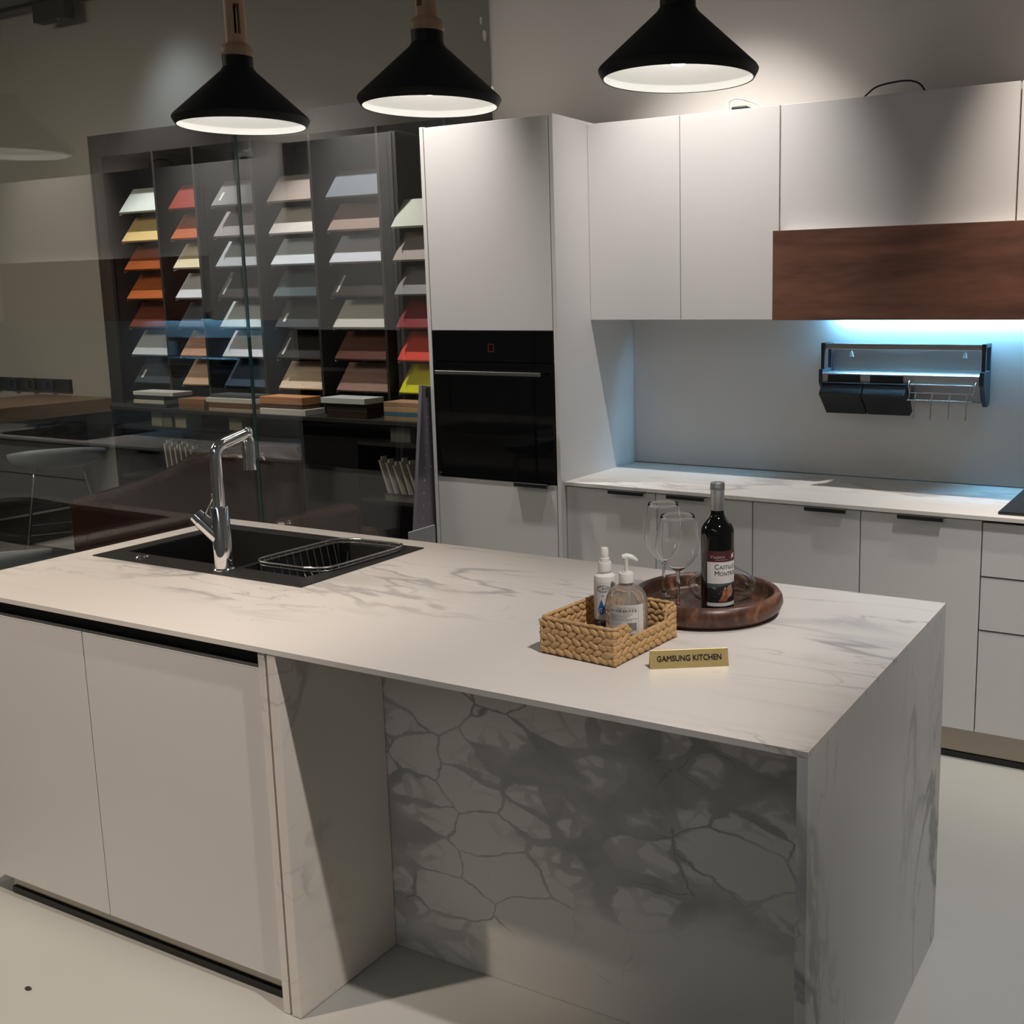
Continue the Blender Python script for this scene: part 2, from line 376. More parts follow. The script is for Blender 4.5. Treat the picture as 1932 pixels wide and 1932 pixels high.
# ------------------------------------------------------------------ tall oven cabinet
TX0, TX1, TY, TZ = -1.196, -.5325, -.634, 2.36
t = thing('oven_cabinet', (TX0, 0, 0), 'tall white cabinet housing the black oven, beside the glass partition', 'cabinet')
o_ = (TX0, 0, 0)
put('side_panel', MB().box(TX0, TX0+.019, TY, -.002, 0, TZ), WHITE, t, .0012, off=o_)
put('side_panel', MB().box(TX1-.019, TX1, TY, -.002, 0, TZ), WHITE, t, .0012, off=o_)
put('top_panel', MB().box(TX0+.0195, TX1-.0195, TY+.025, -.002, TZ-.02, TZ-.001), WHITE, t, off=o_)
put('back_panel', MB().box(TX0+.0195, TX1-.0195, -.02, -.003, .0, TZ-.021), WHITE, t, off=o_)
put('shelf', MB().box(TX0+.0195, TX1-.0195, TY+.03, -.021, .868, .886), WHITE, t, off=o_)
put('shelf', MB().box(TX0+.0195, TX1-.0195, TY+.03, -.021, 1.52, 1.535), WHITE, t, off=o_)
put('door', MB().box(TX0+.0225, TX1-.0235, TY, TY+.02, 1.5195, TZ-.004), WHITE, t, .0012, off=o_)
put('door_gap', MB().box(TX0+.0195, TX1-.0195, TY+.021, TY+.024, .05, TZ-.03), DARKGAP, t, off=o_)
dr = put('drawer', MB().box(TX0+.0225, TX1-.0235, TY, TY+.02, .078, .884), WHITE, t, .0012, off=o_)
def lip(name, x0, x1, y, z, parent, off):       # black lip pull hooked over the top of a front
    mb = MB().prism([(y+.019, z+.0035), (y-.017, z+.0035), (y-.019, z+.001), (y-.019, z-.013), (y-.0165, z-.013), (y-.0165, z+.0005), (y+.019, z+.0005)], x0, x1, 'x')
    o = put(name, mb, BLACK, parent, .0006, off=off); o['label'] = 'black lip pull'; return o
lip('handle', -.758, -.592, TY, .885, dr, o_)
put('plinth', MB().box(TX0+.0195, TX1-.0195, TY+.05, TY+.06, 0, .075), KICK, t, off=o_)

OX0, OX1, OZ0, OZ1 = TX0+.0225, TX1-.0235, .8885, 1.517
t = thing('built_in_oven', (OX0, TY, OZ0), 'black glass built-in oven in the tall white cabinet', 'oven')
o_ = (OX0, TY, OZ0)
put('body', MB().box(OX0+.02, OX1-.02, TY+.026, -.1, OZ0+.004, OZ1-.004), BLACK, t, off=o_)
put('control_panel', MB().box(OX0, OX1, TY-.001, TY+.02, 1.388, OZ1), OVENGLASS, t, .0015, off=o_)
d = put('oven_door', MB().box(OX0, OX1, TY-.004, TY+.02, OZ0+.006, 1.385), OVENGLASS, t, .0015, off=o_)
h = MB().box(-1.128, -.592, TY-.052, TY-.038, 1.336, 1.352)
h.box(-1.10, -1.085, TY-.040, TY-.004, 1.339, 1.349); h.box(-.635, -.62, TY-.040, TY-.004, 1.339, 1.349)
put('handle', h, STEEL, d, .002, off=o_)['label'] = 'brushed steel bar handle'
mb = MB(); q = (TY-.0018, TY-.0011)
mb.box(-.878, -.850, *q, 1.462, 1.4635); mb.box(-.878, -.850, *q, 1.431, 1.4325); mb.box(-.878, -.8765, *q, 1.4325, 1.462); mb.box(-.8515, -.850, *q, 1.4325, 1.462)
put('touch_symbol', mb, emit('red_symbol', (.30, .035, .02), .12), t, off=o_)['label'] = 'dim red square touch symbol'
put('maker_mark', MB().box(-1.166, -1.15, TY-.0046, TY-.0041, .9, .906), STEEL, d, off=o_)

# ------------------------------------------------------------------ base cabinets along the wall
SX = [-.5320, -.1132, .3040, .7241, 1.1523, 2.02, 2.84]
CF = -.598
names = [('base cabinet with black lip pull nearest the oven cabinet', (-.322, -.159)),
         ('base cabinet second from the oven cabinet, pull near its left edge', (-.057, .108)),
         ('base cabinet behind the wine bottle, pull near its right edge', (.515, .673)),
         ('base cabinet just left of the drawer unit, pull near its middle', (.861, 1.023))]
for k in range(4):
    x0, x1 = SX[k], SX[k+1]
    t = thing('base_cabinet', (x0, CF, 0), 'pale grey-white '+names[k][0], 'cabinet', 'base cabinets under the wall counter'); o_ = (x0, CF, 0)
    c = MB().box(x0+.001, x0+.017, CF+.023, -.003, .118, .884).box(x1-.017, x1-.001, CF+.023, -.003, .118, .884).box(x0+.0172, x1-.0172, CF+.023, -.003, .118, .134).box(x0+.0172, x1-.0172, -.02, -.003, .1345, .884)
    put('carcass', c, DARKGAP if False else WHITE, t, off=o_)
    put('door_gap', MB().box(x0+.002, x1-.002, CF+.0205, CF+.0225, .12, .883), DARKGAP, t, off=o_)
    d = put('door', MB().box(x0+.002, x1-.002, CF, CF+.02, .120, .879), WHITE, t, .0012, off=o_)
    lip('handle', names[k][1][0], names[k][1][1], CF, .880, d, o_)
for k, (x0, x1, lb) in enumerate(((SX[4], SX[5], 'wide white drawer unit under the black hob'), (SX[5], SX[6], 'white base unit at the far right end of the counter'))):
    t = thing('drawer_cabinet', (x0, CF, 0), lb, 'cabinet'); o_ = (x0, CF, 0)
    c = MB().box(x0+.001, x0+.017, CF+.023, -.003, .118, .884).box(x1-.017, x1-.001, CF+.023, -.003, .118, .884).box(x0+.0172, x1-.0172, CF+.023, -.003, .118, .134)
    put('carcass', c, WHITE, t, off=o_)
    put('drawer_gap', MB().box(x0+.002, x1-.002, CF+.0205, CF+.0225, .12, .883), DARKGAP, t, off=o_)
    for z0, z1 in ((.120, .491), (.495, .683), (.687, .874)):
        dd = put('drawer', MB().box(x0+.002, x1-.002, CF, CF+.02, z0, z1), WHITE, t, .0012, off=o_)
        put('edge_profile', MB().box(x0+.003, x1-.003, CF-.0008, CF+.004, z1+.0001, z1+.0012), ALU, dd, off=o_)
k = put('plinth', MB().box(-.5315, 2.84, -.565, -.55, .0015, .117), KICK); tag(k, 'brownish metal plinth along the floor under the base cabinets', 'plinth')
put('plinth_seal', MB().box(-.5315, 2.84, -.572, -.5655, .0015, .022), BLACK, k)['label'] = 'black seal strip'
c = put('wall_countertop', MB().box(-.5318, 2.845, -.612, -.003, .885, .900), COUNTER, None, .0008); tag(c, 'white marble-look counter running along the back wall', 'countertop')
put('splashback_seal', MB().box(-.531, 2.84, -.0035, .0, .9002, .904), mat('grey_sealant', (.22, .22, .22), .7, var=.2, scale=60), c)

# backsplash wall panel between counter and uppers
t = put('backsplash_panel', MB().box(-.5315, 2.84, -.0028, -.0002, .9045, 1.5555), mat('backsplash_grey', (.70, .69, .675), .55, spec=.35, var=.02, scale=3)); tag(t, 'smooth pale grey splashback panel above the wall counter', 'splashback')

# ------------------------------------------------------------------ upper cabinets
UY, UZ0, UZ1 = -.3734, 1.5565, 2.3495
UX = [(-.5320, -.1085), (-.1075, .3120), (.3150, 1.1750), (1.1785, 2.00), (2.0015, 2.84)]
ul = ['upper white wall cabinet beside the oven cabinet', 'upper white wall cabinet just left of the walnut hood panel',
      'wide upper white wall cabinet above the walnut hood panel', 'upper white wall cabinet at the right edge above the walnut panel', 'upper white wall cabinet beyond the hood at far right']
for k, (x0, x1) in enumerate(UX):
    z0 = UZ0 if k < 2 or k == 4 else 1.888
    t = thing('wall_cabinet', (x0, 0, z0), ul[k], 'cabinet', 'upper wall cabinets'); o_ = (x0, 0, z0)
    c = MB().box(x0, x0+.016, UY+.0225, -.003, z0, UZ1).box(x1-.016, x1, UY+.0225, -.003, z0, UZ1)
    c.box(x0+.0162, x1-.0162, UY+.0225, -.003, z0, z0+.016).box(x0+.0162, x1-.0162, UY+.0225, -.003, UZ1-.016, UZ1).box(x0+.0162, x1-.0162, -.012, -.003, z0+.0162, UZ1-.0162)
    put('carcass', c, WHITE, t, off=o_)
    put('door_gap', MB().box(x0+.002, x1-.002, UY+.0205, UY+.022, z0+.002, UZ1-.002), DARKGAP, t, off=o_)
    put('door', MB().box(x0+.001, x1-.0012, UY, UY+.02, z0, UZ1), WHITE, t, .001, off=o_)

# cooker hood with walnut front
HX0, HX1 = .3145, 2.0
t = thing('cooker_hood', (HX0, 0, 1.56), 'long walnut-fronted cooker hood with a lit blue-white strip beneath', 'cooker hood'); o_ = (HX0, 0, 1.56)
put('front_panel', MB().box(HX0, HX1, -.444, -.424, 1.556, 1.8875), WALNUT, t, .0012, off=o_)['label'] = 'walnut veneer front panel'
put('housing', MB().box(HX0+.02, HX1, -.4235, -.06, 1.60, 1.886), WHITE2, t, off=o_)
put('light_strip', MB().box(.43, 1.26, -.017, -.007, 1.582, 1.589), emit('strip_light', (.24, .64, 1.0), 560.0), t, off=o_)['label'] = 'lit blue-white light strip'
put('strip_light_shield', MB().box(.42, 1.27, -.030, -.0035, 1.5895, 1.5985).box(.42, 1.27, -.030, -.026, 1.5562, 1.5893), ALU, t, off=o_)  # hidden front lip added to hold the strip's spill near the wall

# things on top of the upper cabinets
pts = arc([(.60, -.30, 2.352), (.645, -.29, 2.392), (.68, -.28, 2.402), (.74, -.28, 2.407), (.775, -.28, 2.405), (.81, -.28, 2.392), (.83, -.25, 2.354)], .06, 6)
tag(put('power_cable', MB().tube(pts, .0032, 8), BLACK, None, smooth=60), 'black cable arching up above the wide upper cabinet', 'cable')
t = thing('power_adaptor', (.10, -.25, 2.3497), 'small black adaptor with a white plug lead on top of the upper cabinet', 'power adaptor')
put('adaptor_body', MB().box(-.03, .035, -.03, .03, .0005, .028), BLACK, t, .006)
put('plug_lead', MB().tube(arc([(-.03, -.02, .008), (-.045, -.02, .012), (-.047, -.02, .055), (-.01, -.01, .062), (.06, .0, .04), (.11, .01, .006)], .02), .004, 8), WHITE2, t, smooth=60)['label'] = 'white plug lead'

# ------------------------------------------------------------------ hob
t = thing('gas_hob', (1.195, -.565, .9005), 'black glass hob at the right end of the wall counter', 'hob')
put('glass_plate', MB().box(0, .76, 0, .49, 0, .010), mat('hob_glass', (.008, .008, .009), .06, var=.1), t, .003)
for bx in (.19, .57):
    put('burner', MB().lathe([(.0, .010), (.06, .010), (.06, .016), (.045, .018), (.045, .030), (.0, .032)], (bx, .25, 0.0004), 28), BLACK, t, smooth=35)
    g = MB()
    for a in (0, PI/2, PI, 1.5*PI):
        c_, s_ = math.cos(a+.3), math.sin(a+.3)
        g.tube(arc([(bx+.125*c_, .25+.125*s_, .0105), (bx+.125*c_, .25+.125*s_, .045), (bx+.03*c_, .25+.03*s_, .045)], .01), .006, 8)
    put('pan_support', g, BLACK, t, smooth=50)
for bx in (.33, .43): put('knob', MB().lathe([(0, .0104), (.018, .0104), (.018, .032), (.014, .034), (0, .034)], (bx, .06, 0), 20), BLACK, t, smooth=35)

# ------------------------------------------------------------------ wall rack with boxes and hooks
RX0, RX1 = .392, 1.043
t = thing('wall_rack', (RX0, -.003, 1.16), 'grey metal wall rack with black end brackets below the light strip', 'rack'); o_ = (RX0, -.003, 1.16)
put('back_plate', MB().box(RX0+.022, RX1-.022, -.012, -.0035, 1.342, 1.440), ALU, t, .001, off=o_)
PAL = mat('pale_plastic', (.75, .76, .76), .4, var=.02)
for hx in (.49, .945):
    mb = MB().prism([(hx-.009, 1.398), (hx+.009, 1.398), (hx+.006, 1.406), (hx+.005, 1.416), (hx, 1.421), (hx-.005, 1.416), (hx-.006, 1.406)], -.0155, -.0125, 'y')
    put('screw_cover', mb, PAL, t, off=o_)
put('top_rail', MB().box(RX0+.018, RX1-.018, -.100, -.088, 1.432, 1.455), ALU, t, .002, off=o_)
put('shelf_tray', MB().box(RX0+.022, RX1-.022, -.112, -.013, 1.336, 1.340).box(RX0+.022, RX1-.022, -.016, -.013, 1.3405, 1.352), ALU, t, off=o_)
put('front_rail', MB().prism([(-.128, 1.336), (-.120, 1.341), (-.108, 1.341), (-.108, 1.297), (-.126, 1.299)], RX0+.004, RX1-.018, 'x'), ALU, t, .001, off=o_)
put('lower_plate', MB().hexa([(RX0+.022, -.060, 1.235), (RX1-.022, -.060, 1.235), (RX1-.022, -.014, 1.225), (RX0+.022, -.014, 1.225)], [(RX0+.022, -.107, 1.322), (RX1-.022, -.107, 1.322), (RX1-.022, -.102, 1.330), (RX0+.022, -.102, 1.330)]), mat('rack_grey', (.20, .19, .19), .4, .6, var=.05), t, off=o_)
brk = mat('bracket_blue_black', (.02, .028, .04), .4, var=.1)
for x0, x1 in ((RX0, RX0+.016), (RX1-.016, RX1)):
    b_ = MB().prism([(-.004, 1.457), (-.106, 1.457), (-.106, 1.425), (-.092, 1.425), (-.092, 1.443), (-.018, 1.443), (-.018, 1.352), (-.13, 1.352), (-.13, 1.30), (-.06, 1.215), (-.02, 1.215), (-.004, 1.24)], x0, x1, 'x')
    put('end_bracket', b_, brk, t, .0015, off=o_)
    put('bracket_post', MB().box(x0+.001, x1-.001, -.106, -.094, 1.3523, 1.4247), brk, t, off=o_)
blk = mat('black_plastic_box', (.008, .010, .013), .5, var=.1)
for x0, x1, lb in ((.412, .583, 'left black plastic box hanging from the wall rack'), (.586, .757, 'right black plastic box hanging from the wall rack beside the hooks')):
    t = thing('utensil_box', (x0, -.13, 1.17), lb, 'box', 'boxes hung on the wall rack'); o_ = (x0, -.13, 1.17)
    put('box_body', MB().prism([(-.132, 1.297), (-.152, 1.297), (-.188, 1.258), (-.088, 1.172), (-.046, 1.186)], x0, x1, 'x'), blk, t, .004, off=o_)
    put('rim', MB().box(x0-.0005, x1+.0005, -.156, -.131, 1.2972, 1.3025), blk, t, .001, off=o_)
    put('hanger', MB().box(x0+.02, x1-.02, -.1335, -.1305, 1.3026, 1.332), blk, t, off=o_)
t = thing('hook_rack', (.75, -.13, 1.2), 'thin wire hook rail hanging at the right of the wall rack', 'hooks'); o_ = (.75, -.13, 1.2)
y0, y1 = -.150, -.128
fr = MB().tube(arc([(.764, y1, 1.318), (.764, y0, 1.308), (.772, y0-.012, 1.262)], .006), .0022, 8).tube(arc([(1.018, y1, 1.318), (1.018, y0, 1.308), (1.01, y0-.012, 1.262)], .006), .0022, 8)
for z, yy in ((1.302, y0), (1.272, y0-.012), (1.245, y0-.03)): fr.tube([(.769, yy, z), (1.012, yy, z)], .0022, 8)
fr.tube([(.774, y0, 1.302), (.774, y0-.03, 1.245)], .0022, 8).tube([(1.002, y0, 1.302), (1.002, y0-.03, 1.245)], .0022, 8)
put('wire_frame', fr, STEEL, t, smooth=60, off=o_)
for hx in (.797, .861, .928, .993):
    put('hook', MB().tube(arc([(hx, y0-.012, 1.274), (hx, y0-.034, 1.245), (hx, y0-.036, 1.178), (hx, y0-.052, 1.172), (hx, y0-.054, 1.19)], .008), .0024, 8), STEEL, t, smooth=60, off=o_)
# ------------------------------------------------------------------ the island
IA = .0103; IP = Vector((1.3078, -2.7405, 0))
def on_island(x, y, z):                        # plan coordinates of the island -> world
    dx, dy = x-IP.x, y-IP.y; c, s = math.cos(IA), math.sin(IA)
    return (IP.x+c*dx-s*dy, IP.y+s*dx+c*dy, z)
IX0, IX1, IY0, IY1, IZ = -1.196, 1.3078, -2.7405, -1.735, .8985
def ithing(name, x, y, z, label, cat, group=None):
    return thing(name, on_island(x, y, z), label, cat, group, IA)

t = ithing('island_worktop', IX0, IY0, 0, 'white marble-look island top folding down into a waterfall end panel', 'worktop'); o_ = (IX0, IY0, 0)
put('top_slab', MB().grid([IX0, -1.105, -.262, IX1], [IY0, -2.318, -1.820, IY1], IZ-.0125, IZ, {(1, 1)}), WORK, t, off=o_)
put('waterfall_panel', MB().box(IX1-.020, IX1, IY0, IY1, 0, IZ-.0127), WFALL, t, .0006, off=o_)

t = ithing('island_cabinet', IX0, IY0, 0, 'white two-door island cabinet under the sink end of the worktop', 'cabinet'); o_ = (IX0, IY0, 0)
DY = -2.722; X0, X1 = -1.17, .0225
c = MB().box(X0, X0+.016, DY+.045, -1.78, .07, .884).box(X1-.016, X1, DY+.045, -1.78, .07, .884).box(X0+.0165, X1-.0165, DY+.045, -1.78, .07, .086).box(X0, X1, -1.7795, -1.765, .003, .884)
put('carcass', c, WHITE, t, off=o_)
put('grip_channel', MB().box(X0, X1, DY+.030, DY+.044, .07, .884), DARKGAP, t, off=o_)
for a, b in ((X0, -.6105), (-.6075, X1-.002)):
    d = put('door', MB().box(a, b, DY, DY+.020, .068, .838), WHITE, t, .001, off=o_)
    put('edge_profile', MB().box(a+.0005, b-.0005, DY-.0004, DY+.0205, .8382, .8398), mat('white_edge', (.72, .71, .69), .3), d, off=o_)
k = put('plinth', MB().box(X0+.1, X1, DY+.0285, DY+.0445, .001, .0675), KICK, t, off=o_); k['label'] = 'brownish metal plinth'
put('plinth_seal', MB().box(X0+.1, X1, DY+.022, DY+.028, .001, .020), BLACK, k, off=o_)

t = ithing('island_support', .024, IY0, 0, 'grey-veined marble-look panels forming the open recess under the island', 'island panel'); o_ = (.024, IY0, 0)
put('leg_panel', MB().box(.0245, .0455, IY0+.003, -2.3875, .001, IZ-.0128), LEGM, t, .0015, off=o_)
put('leg_panel', MB().box(.0525, .0805, IY0+.002, -2.4010, .001, IZ-.0128), LEGM, t, .0025, off=o_)
put('back_panel', MB().box(.0525, 1.2875, -2.4000, -2.3880, .001, IZ-.0128), PANELM, t, off=o_)['label'] = 'boldly grey-veined back panel'
put('dark_gap_strip', MB().box(.0457, .0523, IY0+.012, -2.40, .001, IZ-.0128), DARKGAP, t, off=o_)  # black strip stands in for the dark gap between the leg panels
t = ithing('island_rear_cabinet', .06, -1.77, 0, 'white cabinet bodies on the wall side of the island, behind the recess panel', 'cabinet'); o_ = (.06, -1.77, 0)
put('carcass', MB().box(.05, 1.285, -2.386, -1.79, .07, .884), WHITE, t, off=o_)
for a, b in ((.05, .46), (.463, .873), (.876, 1.285)): put('door', MB().box(a, b, -1.788, -1.768, .075, .84), WHITE, t, .001, off=o_)
put('plinth', MB().box(.05, 1.285, -1.83, -1.81, .001, .0695), KICK, t, off=o_)

# sink
t = ithing('sink', -1.112, -2.324, IZ, 'black composite kitchen sink set into the island worktop', 'sink'); o_ = (-1.112, -2.324, IZ)
bx = [-1.112, -1.055, -.585, -.560, -.318, -.255]; by = [-2.324, -2.242, -1.868, -1.812]
put('rim_plate', MB().grid(bx, by, IZ+.0003, IZ+.0033, {(1, 1), (3, 1)}), GRANITE, t, .0012, off=o_)
for a, b, dep in ((-1.055, -.585, .20), (-.560, -.318, .17)):
    y0, y1 = by[1], by[2]; z1 = IZ-.0002; z0 = IZ-dep; w_ = .004
    m_ = MB().box(a, a+w_, y0, y1, z0, z1).box(b-w_, b, y0, y1, z0, z1).box(a+w_, b-w_, y0, y0+w_, z0, z1).box(a+w_, b-w_, y1-w_, y1, z0, z1).box(a, b, y0, y1, z0-w_, z0)
    bo = put('bowl', m_, GRANITE, t, off=o_)
    put('drain', MB().lathe([(0, 0), (.042, 0), (.042, .003), (.030, .0035), (.028, .001), (0, .001)], ((a+b)/2, (y0+y1)/2, z0+.0005), 24), CHROME, bo, smooth=40, off=o_)
put('overflow_knob', MB().lathe([(0, 0), (.019, 0), (.019, .004), (.016, .007), (0, .008)], (-.935, -2.285, IZ+.0036), 24), CHROME, t, smooth=40, off=o_)['label'] = 'round chrome drain knob'

# tap
FX, FY = -.591, -2.283
t = ithing('kitchen_tap', FX, FY, IZ+.0034, 'tall chrome kitchen tap standing at the front of the black sink', 'tap')
put('base_ring', MB().lathe([(0, 0), (.030, 0), (.030, .005), (.027, .008), (0, .008)], (0, 0, 0), 28), CHROME, t, smooth=40)
put('body', MB().lathe([(.0255, .008), (.0255, .182), (.024, .184), (.0, .184)], (0, 0, 0), 32), CHROME, t, smooth=40)
sp = arc([(0, 0, .184), (0, 0, .352), (.012, .105, .380)], .03, 8)
n_ = put('spout', MB().tube(sp, .0165, 20), CHROME, t, smooth=50)
put('spout_joint', MB().ell((.012, .105, .380), (.0185, 0, 0), (0, .0185, 0), (0, 0, .0185), 20, 12), CHROME, t, smooth=80)
sp2 = put('spray_head', MB().lathe([(.012, .0), (.0175, -.012), (.0185, -.018), (.0185, -.098), (.0165, -.100), (0, -.100)], (.013, .108, .372), 28), CHROME, t, smooth=40)
lv = Vector((-.62, -.30, .72)).normalized()
b0 = Vector((0, 0, .088)); e0 = b0+lv*.078; e1 = b0+lv*.100
vb = put('valve_body', MB().cyl(b0, e0, .0235, 28), CHROME, t, smooth=40)
put('valve_cap', MB().cyl(e0+lv*.001, e1, .0225, 28, .020), CHROME, t, smooth=40)
st = e0+lv*.01+Vector((.02, .006, .012)); put('lever', MB().tube([st, st+Vector((.012, .01, .03)), st+Vector((.018, .016, .05))], [.0035, .003, .0035], 10).ell(st+Vector((.018, .016, .052)), (.005, 0, 0), (0, .005, 0), (0, 0, .005), 10, 7), CHROME, t, smooth=60)

# wire dish basket
t = ithing('wire_dish_basket', -.44, -2.05, IZ+.004, 'chrome wire dish basket sitting over the right bowl of the sink', 'dish basket')
def rim(z, ins=0):
    P = [(-.128+ins, -.125), (-.108+ins, .172-ins), (-.05, .195-ins), (.13-ins, .205-ins), (.155-ins, .16-ins), (.142-ins, -.115), (.10, -.152+ins), (-.09, -.158+ins)]
    out = []
    for i in range(8):
        a, b, c = Vector(P[i-1]), Vector(P[i]), Vector(P[(i+1) % 8])
        p0 = b+(a-b)*.22; p1 = b+(c-b)*.22
        for k in range(5):
            q = k/4; v = p0*(1-q)**2+b*2*q*(1-q)+p1*q*q; out.append((v.x, v.y, z))
    return out
top = rim(.012); bot = rim(-.085, .03)
put('top_rim', MB().tube(top, .0035, 8, True), STEEL, t, smooth=60)
put('second_rim', MB().tube([(x*.985, y*.985, .002) for x, y, z in top], .0022, 8, True), STEEL, t, smooth=60)
wv = MB()
def cross(px, axis):       # outline point pairs of the rim at x or y = px
    h = []
    n = len(top)
    for i in range(n):
        a, b = Vector(top[i]), Vector(top[(i+1) % n])
        if (a[axis]-px)*(b[axis]-px) < 0: h.append(a+(b-a)*((px-a[axis])/(b[axis]-a[axis])))
    return h
for i in range(13):
    y = -.135+i*.0262; h = cross(y, 1)
    if len(h) == 2:
        a, b = sorted(h, key=lambda v: v.x)
        wv.tube(arc([a, (a.x+.018, y, -.08), (b.x-.018, y, -.08), b], .02, 5), .0014, 6)
for x in (-.07, -.02, .03, .08):
    h = cross(x, 0)
    if len(h) == 2:
        a, b = sorted(h, key=lambda v: v.y); wv.tube(arc([a, (x, a.y+.02, -.0827), (x, b.y-.02, -.0827), b], .02, 5), .0014, 6)
put('wires', wv, STEEL, t, smooth=60)
for i in (12, 32): put('clip', MB().cyl(Vector(top[i])-Vector((.011, .004, 0)), Vector(top[i])+Vector((.011, .004, 0)), .0058, 12), STEEL, t, smooth=40)

# ------------------------------------------------------------------ wicker basket
WB = (.612, -2.508); t = thing('wicker_basket', (WB[0], WB[1], IZ+.0005), 'rectangular woven wicker basket with a notched side, holding two bottles', 'basket', rz=math.radians(-4.6))
BW, BD, BH = .200, .250, .074
core = MB().grid([0, .012, BW-.012, BW], [0, .012, BD-.012, BD], .006, BH-.014, {(1, 1)}).box(.0, BW, 0, BD, .001, .006)
# (the notch leaves the right wall lower)
core = MB().box(0.004, BW-.004, 0.004, BD-.004, .001, .006)
core.box(.005, .010, .005, BD-.005, .0061, BH-.006).box(.0102, BW-.0102, .005, .010, .0061, BH-.006).box(.0102, BW-.0102, BD-.010, BD-.005, .0061, BH-.006)
NY0, NY1, NH = .060, .205, .041
core.box(BW-.010, BW-.005, .005, NY0, .0061, BH-.006).box(BW-.010, BW-.005, NY1, BD-.005, .0061, BH-.006).box(BW-.010, BW-.005, NY0+.0002, NY1-.0002, .0061, NH-.006)
put('core', core, STRAWD, t)
rnd = random.Random(3)
def weave(p0, d, nrm, L, H, name, top_at=lambda s: None):
    """braided leaves over a wall face starting at p0 along d (both sides of the wall)"""
    mb = MB(); d = Vector(d); nrm = Vector(nrm); up_ = Vector((0, 0, 1)); H -= .003; rows = 5; rh = H/rows
    for side in (1, -1):
        for r in range(rows):
            n = max(2, int(round(L/.0235)))
            for i in range(n):
                s = (i+.5+(.5 if r % 2 else 0)*.9)/n*L
                s = min(max(s, .015), L-.015)
                lim = top_at(s)
                zc = (r+.5)*rh+.003
                if lim is not None and zc > lim-.001: continue
                tilt = (.42 if r % 2 else -.42)*(1+.25*rnd.uniform(-1, 1))
                a = d*math.cos(tilt)+up_*math.sin(tilt); b = -d*math.sin(tilt)+up_*math.cos(tilt)
                c_ = Vector(p0)+d*s+up_*zc+nrm*(side*.0026+.0005*rnd.uniform(-1, 1))
                mb.ell(c_, a*(.0165+.002*rnd.uniform(-1, 1)), b*(rh*.52), nrm*.0044, 8, 6)
    return put(name, mb, STRAW, t, smooth=70)
weave((0, .0075, 0), (1, 0, 0), (0, -1, 0), BW, BH, 'woven_wall')
weave((0, BD-.0075, 0), (1, 0, 0), (0, 1, 0), BW, BH, 'woven_wall')
weave((.0075, 0, 0), (0, 1, 0), (-1, 0, 0), BD, BH, 'woven_wall')
weave((BW-.0075, 0, 0), (0, 1, 0), (1, 0, 0), BD, BH, 'woven_wall', lambda s: NH if NY0 < s < NY1 else None)
for cx_, cy_ in ((.007, .007), (BW-.007, .007), (.007, BD-.007), (BW-.007, BD-.007)):
    cw = MB()
    for r in range(5): cw.ell((cx_, cy_, .010+r*.0142), (.0062, 0, .002*(-1)**r), (0, .0062, .0015), (0, -.001, .0092), 10, 7)
    put('corner_wrap', cw, STRAW, t, smooth=70)
def rope(pts, r=.0042):
    P = arc(pts, .012, 5); Q = []
    for a, b in zip(P[:-1], P[1:]):
        k = max(1, int((Vector(b)-Vector(a)).length/.004))
        Q += [Vector(a).lerp(Vector(b), i/k) for i in range(k)]
    Q.append(P[-1])
    return MB().tube(Q, [r*(1+.22*math.sin(i*1.3)) for i in range(len(Q))], 8)
e_ = .0065; z_ = BH+.0045
put('braided_rim', rope([(BW-e_, NY0, NH+.006), (BW-e_, NY0-.004, z_), (BW-e_, e_, z_), (e_, e_, z_), (e_, BD-e_, z_), (BW-e_, BD-e_, z_), (BW-e_, NY1+.004, z_), (BW-e_, NY1, NH+.006)]), STRAW, t, smooth=70)
put('braided_rim', rope([(BW-e_, NY0-.002, NH+.004), (BW-e_, NY1+.002, NH+.004)]), STRAW, t, smooth=70)

INK = mat('navy_ink', (.012, .018, .06), .5); BLUE = mat('blue_ink', (.01, .13, .42), .4); LBL = mat('label_white', (.70, .69, .67), .5); PLAST = mat('white_plastic', (.74, .73, .70), .38, var=.02)
GREY = mat('grey_ink', (.16, .17, .19), .6)
AC = math.atan2(CAM.y+2.37, CAM.x-.72)           # direction the labels face
# ---- spray bottle
SB = (.689, -2.352); t = thing('spray_bottle', (SB[0], SB[1], IZ+.0075), 'white slim spray bottle with a blue drop on its label, in the wicker basket', 'bottle')
put('body', MB().lathe([(.0, 0), (.0235, 0), (.0250, .002), (.0250, .132), (.0235, .138), (.013, .143), (.013, .147), (0, .147)], (0, 0, 0), 40), PLAST, t, smooth=40)
put('collar', MB().lathe([(0, .1475), (.0150, .1475), (.0150, .166), (.0135, .169), (0, .169)], (0, 0, 0), 32), PLAST, t, smooth=35)
put('nozzle', MB().lathe([(0, .1695), (.0110, .1695), (.0105, .177), (.0092, .178), (.0090, .197), (.0075, .200), (0, .200)], (0, 0, 0), 28), PLAST, t, smooth=35)
a0 = AC-.30; R = .0252
lb = put('label', wrap(patch(.070, .118, 24, 0, .067, 0), R, 0, a0), LBL, t)
put('navy_band', wrap(patch(.070, .014, 24, 0, .034, .0002), R, 0, a0), INK, lb)
dp = [(0, .088)]+[(.0092*math.sin(q)*1.0, .0625-.0105*math.cos(q)) for q in [PI*.72-i*PI*1.44/18 for i in range(19)]][::1]
put('blue_drop', wrap(blob([(x, y) for x, y in dp], .0003), R, 0, a0-.05), BLUE, lb)
put('white_ring', wrap(ring(0, .0605, .0072, .0072, .0012, .0005), R, 0, a0-.05), LBL, lb)
